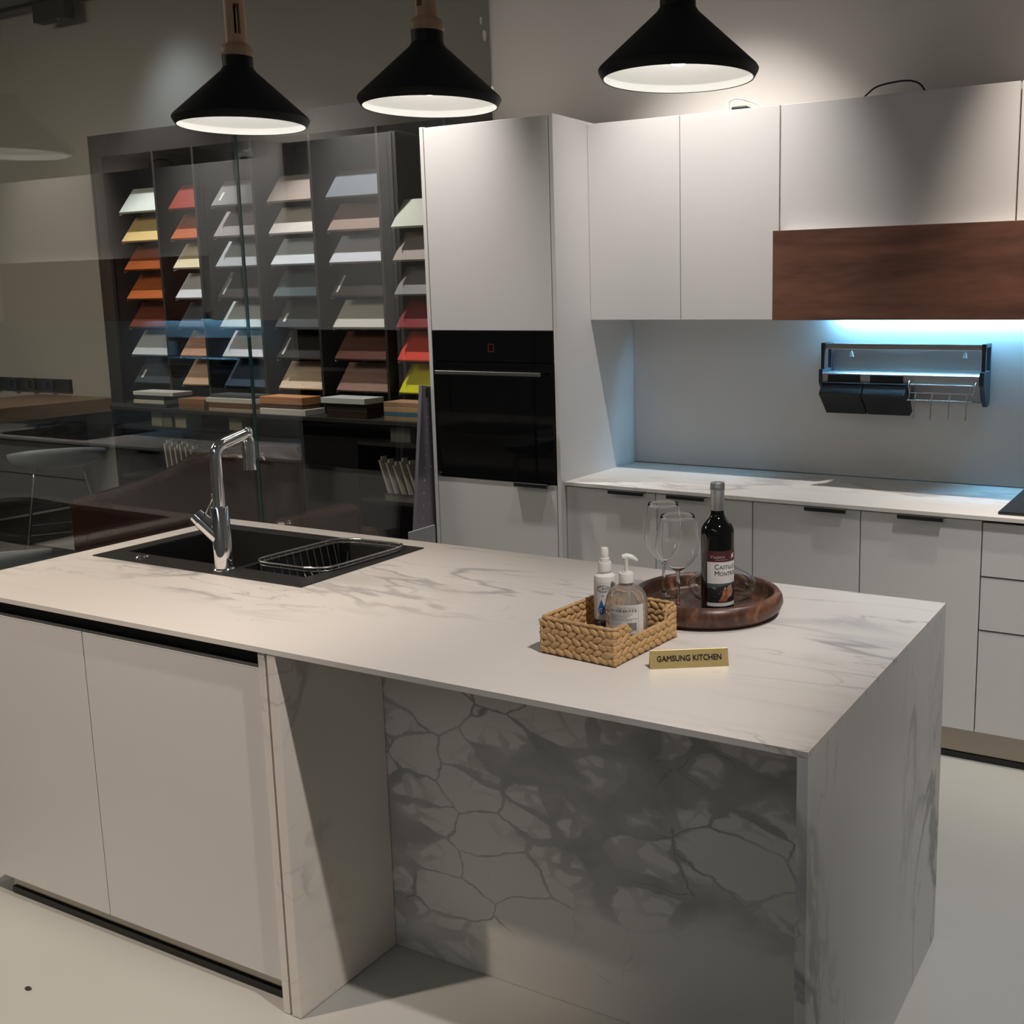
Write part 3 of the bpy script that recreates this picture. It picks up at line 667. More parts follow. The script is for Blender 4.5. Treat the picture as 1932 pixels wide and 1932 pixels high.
pl = MB(); pl.add([(-.0008, .058, .0006), (.0008, .058, .0006), (.0008, .063, .0006), (-.0008, .063, .0006)], [(0, 1, 2, 3)]); pl.add([(-.0025, .0597, .0006), (.0025, .0597, .0006), (.0025, .0613, .0006), (-.0025, .0613, .0006)], [(0, 1, 2, 3)])
put('white_cross', wrap(pl, R, 0, a0-.05), LBL, lb)
em = ring(.003, .112, .0155, .0075, .0009, .0003)
for i in range(14):
    q = 2*PI*i/14+.2
    if i % 5 != 2: em.v += ring(.003+.0135*math.cos(q), .112+.0065*math.sin(q), .0019, .0019, .0007, .0004, 10).v; em.f += [tuple(j+len(em.v)-20 for j in f) for f in ring(0, 0, 1, 1, .1, 0, 10).f]
put('oval_emblem', wrap(em, R, 0, a0), GREY, lb)
tx = textmesh('八黄积', .0072, 0, ext=0.0); tx.v = [(x+.003, y+.1115, .0004) for x, y, z in tx.v]; put('emblem_text', wrap(tx, R, 0, a0), GREY, lb)
dt = oval(.002, .0965, .0032, .0028, .0003); put('seal_dot', wrap(dt, R, 0, a0), mat('pale_blue_ink', (.35, .42, .48), .5), lb)
sp_ = MB()
for x, y, r in ((-.004, .036, .003), (.001, .038, .0018), (-.001, .032, .0016), (.0045, .036, .0008), (.006, .0385, .0008), (-.006, .031, .0012)):
    e = oval(x-.004, y, r, r*.7, .0006, 12); sp_.add(e.v, e.f)
put('band_motif', wrap(sp_, R, 0, a0), LBL, lb)
# ---- pump bottle
PB = (.762, -2.385); t = thing('pump_bottle', (PB[0], PB[1], IZ+.0075), 'clear round-shouldered soap bottle with a white pump and printed label, in the wicker basket', 'bottle')
prof = [(0, 0), (.042, 0), (.046, .003), (.0465, .090)]+[(.0465*math.cos(q)**.8 if q < PI/2 else 0, .090+.044*math.sin(q)) for q in [i*PI/2/9*.86 for i in range(1, 10)]]
prof += [(.0145, .1345), (.0145, .138), (0, .138)]
put('body', MB().lathe(prof, (0, 0, 0), 48), GEL, t, smooth=50)
put('collar', MB().lathe([(0, .1385), (.0165, .1385), (.0168, .155), (.0155, .159), (.0095, .1595), (.0095, .162), (0, .162)], (0, 0, 0), 32), PLAST, t, smooth=35)
put('dip_tube', MB().cyl((0, 0, .004), (.004, .003, .134), .003, 10), PLAST, t, smooth=50)
sd = Vector((.876, .483, 0))
hd = MB().lathe([(0, .1622), (.0038, .1622), (.0044, .178), (.0075, .192), (.0, .194)], (0, 0, 0), 20)
hp = [sd*-.0075+Vector((0, 0, .1925)), sd*.002+Vector((0, 0, .1945)), sd*.012+Vector((0, 0, .1925)), sd*.020+Vector((0, 0, .188)), sd*.0245+Vector((0, 0, .1845))]
hd.tube(hp, [.0062, .0074, .0066, .0045, .0028], 14)
put('pump_head', hd, PLAST, t, smooth=60)
R = .0469; a0 = AC-.10
lb = put('label', wrap(patch(.084, .064, 30, .002, .0665, 0), R, 0, a0), LBL, t)
def art(name, mb, m_):
    mb.v = [(x, y+.0265, q) for x, y, q in mb.v]
    return put(name, wrap(mb, R, 0, a0), m_, lb)
BLKI = mat('black_ink', (.02, .02, .025), .6)
fm = MB()
for x0, x1, y0, y1 in ((-.038, .030, .0685, .0689), (-.038, .030, .0135, .0139), (.0298, .0302, .0135, .0689), (-.030, .026, .0545, .0547), (-.0205, -.0201, .057, .067)):
    p_ = patch(x1-x0, y1-y0, 12, (x0+x1)/2, (y0+y1)/2, .0003); fm.add(p_.v, p_.f)
art('frame_lines', fm, GREY)
tx = textmesh('抑菌凝胶洗手液', .0076, 0, ext=0.0); tx.v = [(x*.86+.0035, y+.0590, .0004) for x, y, z in tx.v]; art('product_text', tx, BLKI)
tx = textmesh('Disposable Gel Hand Sanitizer', .0034, 0, ext=0.0); tx.v = [(x*.98+.003, y+.0655, .0004) for x, y, z in tx.v]; art('small_text', tx, BLKI)
tx = textmesh('洗必清', .0056, 0, ext=0.0); tx.v = [(x*.8-.0285, y+.0595, .0004) for x, y, z in tx.v]; art('side_text', tx, BLKI)
fp = MB(); rnd = random.Random(5)
for k_, (y, xa, xb) in enumerate(((.0515, -.034, .012), (.0482, -.034, .011), (.0449, -.034, .004), (.0416, -.034, .026), (.0383, -.034, .015), (.034, -.034, -.006), (.031, -.034, -.010), (.028, -.034, -.018))):
    x = xa
    while x < xb:
        l_ = rnd.uniform(.0015, .005)*(1 if k_ < 5 else .7); p_ = patch(l_, .0010 if k_ < 5 else .0006, 1, x+l_/2, y, .0003); fp.add(p_.v, p_.f); x += l_+.0006
art('fine_print', fp, GREY)
bc = MB(); x = .0055
while x < .0262:
    l_ = rnd.choice((.0004, .0006, .001)); p_ = patch(l_, .0175, 1, x, .0245, .0003); bc.add(p_.v, p_.f); x += l_+rnd.choice((.0004, .0007))
art('barcode', bc, BLKI)
tx = textmesh('400ml', .0085, 0, ext=0.0); tx.v = [(x-.006, y+.0185, .0004) for x, y, z in tx.v]; art('volume_text', tx, BLKI)

# ------------------------------------------------------------------ tray with glasses, decanter and wine
TR = Vector((.800, -2.058)); ZT = IZ+.0005
t = thing('wooden_tray', (TR.x, TR.y, ZT), 'round dark walnut tray on the island holding the wine and glasses', 'tray')
tp = [(0, 0), (.150, 0), (.165, .003), (.178, .014), (.1835, .028), (.1815, .042), (.174, .0525), (.168, .055), (.1625, .0535), (.159, .046), (.155, .026), (.148, .0175), (.138, .0155), (0, .0155)]
def stave_mat():
    mt, nt, b = nodes('tray_staves'); b.inputs['Roughness'].default_value = .36; L = nt.links.new
    tc = N(nt, 'ShaderNodeTexCoord'); mp = N(nt, 'ShaderNodeMapping'); mp.inputs['Scale'].default_value = (9, 2.2, 9); mp.inputs['Rotation'].default_value = (0, 0, .9)
    br = N(nt, 'ShaderNodeTexBrick'); br.inputs['Scale'].default_value = 1.0; br.inputs['Mortar Size'].default_value = 0.0; br.offset = .37
    br.inputs['Color1'].default_value = (.15, .15, .15, 1); br.inputs['Color2'].default_value = (.85, .85, .85, 1); br.inputs['Brick Width'].default_value = .7; br.inputs['Row Height'].default_value = .42
    nz = N(nt, 'ShaderNodeTexNoise'); nz.inputs['Scale'].default_value = 4; nz.inputs['Detail'].default_value = 8; nz.inputs['Distortion'].default_value = 1.2
    m2 = N(nt, 'ShaderNodeMapping'); m2.inputs['Scale'].default_value = (14, 3, 5); m2.inputs['Rotation'].default_value = (0, 0, .9)
    L(tc.outputs['Object'], mp.inputs[0]); L(tc.outputs['Object'], m2.inputs[0]); L(mp.outputs[0], br.inputs[0]); L(m2.outputs[0], nz.inputs['Vector'])
    ad = N(nt, 'ShaderNodeMath', operation='MULTIPLY_ADD'); ad.inputs[1].default_value = .35; L(br.outputs[0], ad.inputs[0]); L(nz.outputs[0], ad.inputs[2])
    rp = N(nt, 'ShaderNodeValToRGB'); e = rp.color_ramp.elements; e[0].position = .42; e[0].color = (.050, .020, .012, 1); e[1].position = 1.0; e[1].color = (.36, .18, .085, 1)
    e2 = e.new(.72); e2.color = (.125, .052, .030, 1)
    L(ad.outputs[0], rp.inputs[0]); L(rp.outputs[0], b.inputs['Base Color']); return mt
put('tray_body', MB().lathe(tp, (0, 0, 0), 96), stave_mat(), t, smooth=50)
ZF = ZT+.0157
def wine_glass(x, y, H, r0, rmax, fs_, label):
    g = thing('wine_glass', (x, y, ZF), label, 'wine glass', 'wine glasses on the tray')
    zb = H*fs_; hb = H-zb; out = []
    for i in range(0, 19):
        q = i/18; rr = rmax*math.sin(min(1, q/.46)*PI/2)**.72 if q < .46 else rmax+(r0-rmax)*((q-.46)/.54)**1.6
        out.append((max(rr, .004), zb+hb*q))
    th = .0011; inn = [(max(r-th, .0005), z+(.002 if i == 0 else 0)) for i, (r, z) in enumerate(out)][::-1]
    put('bowl', MB().lathe([(0, zb-.0005)]+out+[(r0-th*.5, H+.0006)]+inn+[(0, zb+.002)], (0, 0, 0), 56), CLEAR, g, smooth=60)
    put('stem', MB().lathe([(0, .0045), (.010, .0045), (.0050, .012), (.0040, zb*.5), (.0045, zb-.006), (.0062, zb-.0012), (0, zb-.0011)], (0, 0, 0), 28), SOLIDG, g, smooth=60)
    put('foot', MB().lathe([(0, 0), (.034, 0), (.035, .0008), (.034, .0014), (.012, .0042), (0, .0044)], (0, 0, 0), 48), CLEAR, g, smooth=60)
wine_glass(.671, -2.036, .236, .0365, .0475, .36, 'tall stemmed wine glass standing farther back on the tray')
wine_glass(.755, -2.123, .228, .0395, .0535, .405, 'round-bowled wine glass in front, left of the wine bottle')
g = thing('glass_decanter', (.810, -1.990, ZF), 'wide-based clear glass decanter behind the wine bottle on the tray', 'decanter')
dp = [(0, .001), (.05, .0), (.070, .008), (.082, .024), (.085, .034), (.081, .047), (.066, .060), (.048, .070), (.032, .080), (.024, .095), (.020, .115), (.019, .135), (.022, .155), (.027, .170)]
ip = [(max(r-.0014, 0), z+(.0015 if i < 3 else 0)) for i, (r, z) in enumerate(dp)][::-1]
put('vessel', MB().lathe(dp+[(.0268, .1705)]+ip, (0, 0, 0), 64), CLEAR, g, smooth=60)

WX, WY = .852, -2.110
g = thing('wine_bottle', (WX, WY, ZF), 'dark red wine bottle with a silver capsule standing on the tray', 'bottle')
wp = [(0, .004), (.03, .002), (.036, 0), (.0385, .003), (.0390, .01), (.0390, .188)]+[(.0155+.0235*(.5+.5*math.cos(PI*(i/10)**1.45)), .190+.050*i/10) for i in range(1, 11)]+[(.0150, .252), (.0148, .258), (0, .258)]
put('bottle_body', MB().lathe(wp, (0, 0, 0), 56), mat('dark_wine_glass', (.004, .0045, .004), .05, spec=.6), g, smooth=50)
put('capsule', MB().lathe([(.0157, .247), (.0160, .292), (.0168, .2935), (.0170, .297), (.0168, .303), (.0165, .3035), (.0165, .309), (.0150, .312), (0, .312), ], (0, 0, 0), 40), mat('silver_capsule', (.42, .44, .46), .38, .85, var=.05), g, smooth=40)
R = .0392; a0 = math.atan2(CAM.y-WY, CAM.x-WX)+.36
lb = put('label', wrap(patch(.080, .131, 40, 0, .0915, 0), R, 0, a0), LBL, g)
def wart(name, mb, m_): return put(name, wrap(mb, R, 0, a0), m_, lb)
wart('red_header', patch(.080, .0255, 40, 0, .1443, .0003), mat('burgundy_ink', (.07, .012, .014), .5))
tx = textmesh('V', .0095, 0, ext=0, shear=.2); tx.v = [(x-.0285, y+.1435, .0006) for x, y, z in tx.v]
t2 = textmesh('ALENCIA', .0072, 0, ext=0, shear=.2, align='LEFT'); tx.add([(x*.95-.0245, y+.1425, .0006) for x, y, z in t2.v], t2.f)
PINK = mat('pale_ink', (.62, .50, .46), .5); wart('region_text', tx, PINK)
hz = MB()
for x, y, a, b in ((.0205, .139, .0026, .0042), (.0225, .1432, .0016, .0018), (.024, .138, .0022, .0036), (.0185, .1345, .0009, .003), (.026, .1345, .0009, .003), (.0265, .1435, .0014, .0014)):
    e = oval(x+.004, y+.005, a, b, .0006, 14); hz.add(e.v, e.f)
e = patch(.028, .0005, 8, -.004, .1365, .0006); hz.add(e.v, e.f)
wart('header_figure', hz, LBL)
def caps(a, b, z):
    x1 = textmesh(a, .0150, 0, ext=0, align='LEFT'); x2 = textmesh(b, .0118, 0, ext=0, align='LEFT')
    wa = max(v[0] for v in x1.v)*1.08
    mb = MB().add([(x*1.08, y*1.1, .0006) for x, y, q in x1.v], x1.f); mb.add([(x*1.0+wa+.0008, y*1.1-.0012, .0006) for x, y, q in x2.v], x2.f)
    return MB().add([(x-.0215, y+z, q) for x, y, q in mb.v], mb.f)
wart('name_text', caps('C', 'ASTILLO', .1195), BLKI); wart('name_text', caps('M', 'ONTROY', .1040), BLKI)
pc = put('picture', wrap(patch(.080, .0455, 40, 0, .0575, .0003), R, 0, a0), mat('night_scene', (.012, .016, .018), .5, var=.5, scale=90), lb)
def pa(name, mb, c_):
    mb.v = [(x, .0365+(y-.0335)*1.12, q) for x, y, q in mb.v]
    return put(name, wrap(mb, R, 0, a0), mat(name, c_, .5, var=.15, scale=200), pc)
pa('picture_sky', blob([(-.039, .062), (-.01, .066), (.012, .069), (.039, .071), (.039, .0722), (-.039, .0722)], .0005), (.06, .10, .11))
pa('picture_robe', blob([(-.012, .0345), (.008, .034), (.013, .042), (.010, .052), (.005, .062), (.001, .064), (-.002, .056), (-.004, .046)], .0006), (.34, .10, .045))
pa('picture_cloak', blob([(.010, .040), (.026, .046), (.027, .058), (.022, .066), (.014, .068), (.008, .062), (.012, .054)], .0007), (.42, .20, .12))
fg = MB()
for x, y, a, b in ((.0045, .062, .0022, .0028), (.0005, .051, .0016, .005), (.020, .067, .0022, .0026), (.016, .047, .0016, .005), (-.0035, .0425, .0022, .0018)):
    e = oval(x, y, a, b, .0009, 14); fg.add(e.v, e.f)
pa('picture_figures', fg, (.50, .30, .20))
gl_ = MB()
for x, y, a, b in ((-.024, .063, .0010, .0022), (-.021, .0632, .0010, .0022), (-.018, .062, .0016, .0008), (-.010, .052, .0010, .0010), (-.006, .056, .0008, .0008), (-.020, .046, .0007, .0007)):
    e = oval(x, y, a, b, .0007, 10); gl_.add(e.v, e.f)
pa('picture_highlights', gl_, (.30, .30, .22))

# ------------------------------------------------------------------ brass sign
sA = math.atan2(.091, .135)
t = thing('brass_sign', (.877, -2.494, IZ+.0003), 'small folded brass name sign standing in front of the wicker basket', 'sign', rz=sA)
put('folded_plate', MB().prism([(0, 0), (.0012, 0), (.0128, .0335), (.0236, 0), (.0248, 0), (.0134, .0355), (.0122, .0355)], 0, .163, 'x'), BRASS, t, .0003)
tx = MB(); t0 = textmesh('GAMSUNG KITCHEN', .0145, .0, ext=.0004)
for dx, dy in ((0, 0), (.0005, 0), (.00025, .0004), (.00025, -.0003)): tx.add([(x+dx, y+dy, z+dx*.02) for x, y, z in t0.v], t0.f)
sc_ = .134/(max(v[0] for v in tx.v)-min(v[0] for v in tx.v))
tl = math.atan2(.0355, .0122)
tx.v = [(.0815+x*sc_, .0061*1.0+1.12*y*math.cos(tl)-(z+.0006)*math.sin(tl), .0185+1.12*y*math.sin(tl)+(z+.0006)*math.cos(tl)) for x, y, z in tx.v]
put('lettering', tx, BLACK, t)['label'] = 'black lettering'

# ------------------------------------------------------------------ pendant lamps
ZR = 2.155
BULB = emit('bulb_glow', (1, .97, .93), 20)
def pendant(x, y, z, label, rz=0):
    t = thing('pendant_lamp', (x, y, z), label, 'pendant lamp', 'pendant lamps over the island', rz)
    put('shade', MB().lathe([(.181, 0), (.1905, .016), (.1915, .021), (.188, .027), (.050, .152), (.045, .160), (.0425, .163), (.0425, .192), (0, .192)], (0, 0, 0), 96, caps=False).lathe([(.181, 0), (.1788, .0004), (.1867, .0167), (.1875, .021), (.1847, .0253), (.048, .149), (.0395, .159), (.0395, .1885), (0, .1885)], (0, 0, 0), 96, caps=False), BLACKSHADE, t, smooth=35)
    put('inner_lining', MB().lathe([(.1783, .0012), (.1860, .0168), (.1866, .0209), (.1840, .0247), (.0475, .1478), (.0390, .158), (.0390, .1875), (0, .1875)], (0, 0, 0), 96, caps=False), LINING, t, smooth=35)['label'] = 'white inside of the shade'
    b = put('bulb', MB().ell((0, 0, .0605), (.030, 0, 0), (0, .030, 0), (0, 0, .030), 24, 14), BULB, t, smooth=80)
    put('bulb_socket', MB().cyl((0, 0, .0907), (0, 0, .1862), .016, 20), LINING, b, smooth=40)
    cl = put('wood_collar', MB().lathe([(0, .1925), (.0435, .1925), (.0450, .197), (.0450, .214), (.041, .221), (.032, .227), (.030, .2285), (0, .2285)], (0, 0, 0), 40), BEECH, t, smooth=35)
    R = .030; s_ = .0085; th = math.asin(s_/R)
    seg = lambda a, b, n=14: [(R*math.cos(a+(b-a)*i/n), R*math.sin(a+(b-a)*i/n)) for i in range(n+1)]
    mb = MB().cyl((0, 0, .2287), (0, 0, .252), R, 32).cyl((0, 0, .334), (0, 0, .354), R, 32)
    mb.prism(seg(th, PI-th), .252, .334, 'z').prism(seg(PI+th, 2*PI-th), .252, .334, 'z')
    st = put('slotted_stem', mb, BEECH, cl, smooth=35)
    put('cord', MB().cyl((0, 0, .3542), (0, 0, 3.62-z), .0035, 10).cyl((0, 0, .2525), (0, 0, .3335), .0035, 10), BLACK, t, smooth=50)
    put('ceiling_rose', MB().lathe([(0, 3.62-z), (.05, 3.62-z), (.05, 3.648-z), (0, 3.648-z)], (0, 0, 0), 32), BLACK, t, smooth=35)
pendant(-.71, -2.02, ZR, 'black cone pendant lamp on the left, its wooden stem slot seen from the front', -.74+.2)
pendant(-.07, -1.95, ZR+.006, 'middle black cone pendant lamp, hanging before the oven cabinet', -.89-.65)
pendant(.667, -1.93, ZR+.006, 'black cone pendant lamp on the right with its bulb showing', .2)
# ------------------------------------------------------------------ sample shelves in the room beyond the glass
SHELF = mat('shelf_charcoal', (.024, .0225, .021), .5, var=.12, scale=6)
UXA, UXB, UYF, UYB = -4.66, -1.38, .30, .648
t = thing('sample_shelf_unit', (UXA, UYB, 0), 'tall charcoal built-in shelf unit full of finish samples behind the glass', 'shelf unit'); o_ = (UXA, UYB, 0)
put('side_panel', MB().box(UXA, UXA+.025, UYF, UYB, 1.006, 2.70), SHELF, t, off=o_); put('side_panel', MB().box(UXB-.025, UXB, UYF, UYB, 1.006, 2.70), SHELF, t, off=o_)
put('back_panel', MB().box(UXA+.0255, UXB-.0255, UYB-.02, UYB-.001, 1.006, 2.565), SHELF, t, off=o_)
put('header', MB().box(UXA+.0255, UXB-.0255, UYF, UYB, 2.566, 2.70), SHELF, t, off=o_)
put('side_stile', MB().box(UXA+.0255, UXA+.12, UYF, UYF+.02, 1.006, 2.5655), SHELF, t, off=o_)
for x in (-4.061, -3.704, -3.213, -2.753, -2.26, -1.80): put('divider', MB().box(x-.009, x+.009, UYF, UYB-.0205, 1.006, 2.5655), SHELF, t, off=o_)
put('ledge', MB().prism([(-4.43, .12), (UXB, .12), (UXB, UYB), (UXA, UYB), (UXA, .31)], .985, 1.0055, 'z'), SHELF, t, off=o_)
put('base', MB().box(-4.43, -4.40, .13, UYB, 0, .984).box(UXB-.03, UXB, .13, UYB, 0, .984).box(-4.399, UXB-.031, .16, UYB, .0, .08).box(-4.399, UXB-.031, UYB-.02, UYB-.001, .081, .984), BLACK, t, off=o_)
put('base_shelf', MB().box(-4.399, UXB-.031, .135, UYB-.0205, .865, .885), SHELF, t, off=o_)
put('base_shelf', MB().box(-4.399, UXB-.031, .135, UYB-.0205, .545, .565), SHELF, t, off=o_)
for x0, x1 in ((-3.62, -2.99), (-2.985, -2.36)): put('base_door', MB().box(x0, x1, .132, .134, .09, .90), mat('base_door_black', (.012, .0115, .011), .3, var=.1), t, off=o_)

ORD = ['top', 'second', 'third', 'fourth', 'fifth', 'sixth', 'bottom']
CL = ['leftmost', 'second', 'third', 'fourth', 'fifth', 'rightmost visible']
CXS = [(-4.440, -4.072), (-3.975, -3.715), (-3.595, -3.224), (-3.130, -2.764), (-2.670, -2.272), (-2.205, -1.812)]
RZ = [2.220, 2.040, 1.863, 1.680, 1.502, 1.324, 1.144]
W_ = lambda *c: ('p', srgb(*c)); D_ = lambda *c: ('w', srgb(*c))
SAMP = [
 [('pale silver-grey', W_(196, 204, 202)), ('tan yellow', W_(212, 186, 128)), ('orange-brown wood', D_(160, 84, 42)), ('warm orange wood', D_(182, 100, 52)), ('dark reddish wood', D_(112, 56, 38)), ('cool light grey', W_(192, 200, 206)), ('dark slate', W_(64, 72, 78))],
 [('deep red-brown', W_(128, 48, 38)), ('striped orange wood', D_(176, 96, 56)), ('cream', W_(226, 216, 186)), ('blue-white', W_(216, 222, 232)), ('slate blue', W_(86, 96, 112)), ('pinkish tan', D_(204, 160, 140)), ('light oak', D_(206, 176, 150))],
 [('mid grey', W_(128, 130, 134)), ('lilac grey', W_(150, 145, 152)), ('soft blue-grey', W_(172, 182, 190)), ('black', W_(42, 41, 41)), ('pale ice-grey', W_(190, 206, 212)), ('pale grey-white', W_(206, 212, 222)), ('dark blue', W_(56, 70, 92))],
 [('taupe', W_(172, 160, 154)), ('bright white', W_(224, 220, 216)), ('bluish white', W_(218, 228, 242)), ('dark teal', W_(72, 90, 96)), ('dark slate', W_(62, 72, 78)), ('black', W_(40, 38, 36)), ('beige', D_(214, 196, 172))],
 [('slate grey', W_(112, 120, 130)), ('warm taupe', W_(154, 134, 126)), ('pale lilac-white', W_(208, 212, 226)), ('black', W_(44, 42, 41)), ('off-white', W_(218, 215, 210)), ('dark red-brown', D_(108, 66, 60)), ('dusty pink-brown', D_(164, 128, 118))],
 [None, ('greenish white', W_(200, 204, 192)), ('warm grey', W_(162, 152, 148)), ('mid grey', W_(142, 140, 146)), ('dark crimson', W_(140, 28, 44)), ('orange-red', W_(234, 70, 54)), ('bright yellow', W_(226, 226, 20))]]
MC = {}
def fin(kind, c):
    k = (kind, c)
    if k not in MC:
        i = len(MC)
        MC[k] = mat('sample_finish_%d' % i, c, .4, var=.03) if kind == 'p' else wood('sample_wood_%d' % i, tuple(v*.72 for v in c), tuple(min(1, v*1.2) for v in c), .45, 3, 0)
    return MC[k]
PINM = CHROME; SILV = mat('silver_glint_strip', (.75, .75, .74), .3, .3, var=.03)  # SILV: pale diffuse silver carries the chrome's glint in its colour
for ci, col in enumerate(SAMP):
    for ri, s in enumerate(col):
        if s is None: continue
        x0, x1 = CXS[ci]; z = RZ[ri]; y0 = .318
        t = thing('sample_board', (x0, y0, z), '%s finish sample board, %s of the %s column of shelves' % (s[0], ORD[ri], CL[ci]), 'sample board', 'finish samples on the charcoal shelves')
        dy, dz, th = .118, .152, .016; nl = math.hypot(dy, dz); ny, nz = dz/nl*th, -dy/nl*th
        put('board', MB().hexa([(0, ny, nz), (x1-x0, ny, nz), (x1-x0, dy+ny, dz+nz), (0, dy+ny, dz+nz)], [(0, 0, 0), (x1-x0, 0, 0), (x1-x0, dy, dz), (0, dy, dz)]), fin(*s[1]), t, .001)
        put('support_pin', MB().tube([(.012, .016, -.012), (.012, -.006, -.018), (.012, -.008, -.006)], .0026, 6), PINM, t, smooth=60)
        if s[0] == 'black':
            put('edge_strip', MB().hexa([(.03, .012, .0165), (.045, .012, .0165), (.045, .085, .1105), (.03, .085, .1105)], [(.03, .010, .0175), (.045, .010, .0175), (.045, .083, .1120), (.03, .083, .1120)]), SILV, t)['label'] = 'bright metal strip'
        if (ci, ri) in ((2, 0), (3, 4), (0, 6)):
            put('paper_tag', MB().hexa([(.045, .022, .0290), (.065, .022, .0290), (.065, .060, .0780), (.045, .060, .0780)], [(.045, .021, .0298), (.065, .021, .0298), (.065, .059, .0790), (.045, .059, .0790)]), LBL, t)['label'] = 'white paper tag'

# loose samples stacked on the ledge
def flat(x0, x1, y0, y1, z0, z1, kind, c, label):
    o = put('loose_sample', MB().box(x0, x1, y0, y1, 0, z1-z0), fin(kind, srgb(*c)), None, .0015, off=(x0, y0, 0)); o.location = (x0, y0, z0); tag(o, label, 'sample board', 'loose samples on the shelf ledge')
ZL = 1.006
flat(-4.235, -3.93, .15, .296, ZL, 1.028, 'p', (60, 66, 70), 'dark board lowest of the leftmost ledge stack')
flat(-4.235, -3.95, .15, .296, 1.0285, 1.052, 'p', (196, 192, 176), 'cream board in the leftmost ledge stack')
flat(-4.235, -3.95, .155, .296, 1.0525, 1.080, 'p', (52, 56, 60), 'dark board between two pale ones in the leftmost ledge stack')
flat(-4.235, -3.862, .15, .296, 1.0805, 1.104, 'p', (212, 212, 204), 'white board topmost of the leftmost ledge stack')
flat(-3.83, -3.60, .16, .296, ZL, 1.038, 'w', (128, 92, 60), 'brown board lower in the second ledge stack from the left')
flat(-3.83, -3.60, .16, .296, 1.0385, 1.070, 'w', (150, 106, 70), 'tan wood board topmost of the second ledge stack from the left')
flat(-3.55, -3.155, .15, .296, ZL, 1.026, 'p', (172, 156, 132), 'beige board lowest of the third ledge stack')
flat(-3.55, -3.155, .15, .296, 1.0265, 1.058, 'w', (112, 78, 50), 'brown wood board in the third ledge stack')
flat(-3.57, -3.16, .15, .296, 1.0585, 1.086, 'p', (214, 214, 202), 'white board in the third ledge stack, under a dark one')
flat(-3.54, -3.17, .16, .296, 1.0865, 1.106, 'p', (74, 82, 86), 'dark grey board topmost of the third ledge stack')
flat(-3.105, -2.745, .14, .296, 1.0055+.0005, 1.040, 'p', (222, 220, 210), 'white board lowest of the fourth ledge stack')
flat(-3.107, -2.775, .155, .296, 1.0405, 1.066, 'w', (92, 62, 46), 'dark brown board in the middle of the fourth ledge stack')
flat(-3.107, -2.770, .145, .296, 1.0665, 1.108, 'w', (206, 144, 96), 'orange wood board topmost of the fourth ledge stack')
flat(-2.61, -2.31, .17, .296, ZL, 1.048, 'w', (64, 48, 40), 'dark brown board lower in the fifth ledge stack')
flat(-2.61, -2.31, .17, .296, 1.0485, 1.086, 'p', (50, 48, 46), 'black board under the white one in the fifth ledge stack')
flat(-2.62, -2.297, .14, .296, 1.0865, 1.118, 'p', (226, 230, 232), 'white board topmost of the fifth ledge stack')
for z0, z1, k, c, l in ((ZL, 1.030, 'w', (168, 140, 108), 'tan board lowest of the ledge stack beside the oven cabinet'), (1.0305, 1.054, 'p', (70, 116, 140), 'blue board in the ledge stack beside the oven cabinet'),
                        (1.0545, 1.082, 'w', (208, 170, 130), 'pale wood board in the ledge stack beside the oven cabinet'), (1.0825, 1.108, 'w', (190, 150, 120), 'pinkish wood board topmost of the ledge stack beside the oven cabinet')):
    flat(-2.17, -1.86, .15, .296, z0, z1, k, c, l)

# boxes and sample holders in the low shelves
def sbox(x0, x1, z1, c, label, y0=.18):
    o = put('small_box', MB().box(x0, x1, y0, y0+.12, .8855, z1), mat('card_%d' % int(-x0*1000), srgb(*c), .7, var=.08), None, .002, off=(x0, y0, .8855)); o.location = (x0, y0, .8855); tag(o, label, 'box', 'small boxes in the low shelf')
sbox(-4.12, -4.02, .980, (150, 150, 138), 'pale box at the left end of the low shelf')
sbox(-4.015, -3.93, .955, (128, 124, 108), 'beige box second from the left in the low shelf')
sbox(-3.90, -3.80, .972, (158, 156, 130), 'cream box third from the left in the low shelf')
sbox(-3.42, -3.31, .968, (150, 146, 128), 'lone pale box in the low shelf below the dark blue sample')
sbox(-2.16, -2.02, .968, (120, 122, 122), 'grey box in the low shelf near the oven cabinet')
sbox(-1.96, -1.84, .965, (130, 126, 116), 'beige box in the low shelf beside the perforated panel')
def holder(x0, n, dx, label, colr, lean):
    t = thing('sample_holder', (x0, .20, .5655), label, 'holder', 'sample holders in the low shelf')
    Wd = n*dx+.05
    put('base', MB().box(0, Wd, 0, .16, .0, .008).box(0, Wd, .15, .16, .0085, .06), thin_glass('acrylic', (.85, .88, .88), 1.5, .02) if False else SHELF, t)
    put('front_lip', MB().box(0, Wd, -.004, -.001, .0, .030), ALU, t)
    for i in range(n):
        s = thing('sample_card', (x0+.02+i*dx, .205, .574), label2(i, n, colr, x0), 'sample card', 'white cards standing in the holders')
        h = .20-.012*(i % 3); 
        put('card', MB().hexa([(0, 0, 0), (.012, 0, 0), (.012, .13, 0), (0, .13, 0)], [(-lean, .0, h), (-lean+.012, .0, h), (-lean+.012, .13, h-.01), (-lean, .13, h-.01)]), mat('card_white_%d' % i, srgb(214-6*i, 206-6*i, 196-6*i), .6, var=.05), s, .001)
        put('card_tab', MB().box(-lean+.001, -lean+.011, .02, .06, h-.004, h+.018), PLAST, s)
nth = ['first', 'second', 'third', 'fourth', 'fifth', 'sixth']
def label2(i, n, colr, x0): return '%s white sample card from the left in the %s' % (nth[i], 'holder behind the leather seat' if x0 < -3 else 'holder beside the perforated panel')
holder(-4.06, 6, .048, 'dark holder with six white sample cards behind the leather seat', 'white', .02)
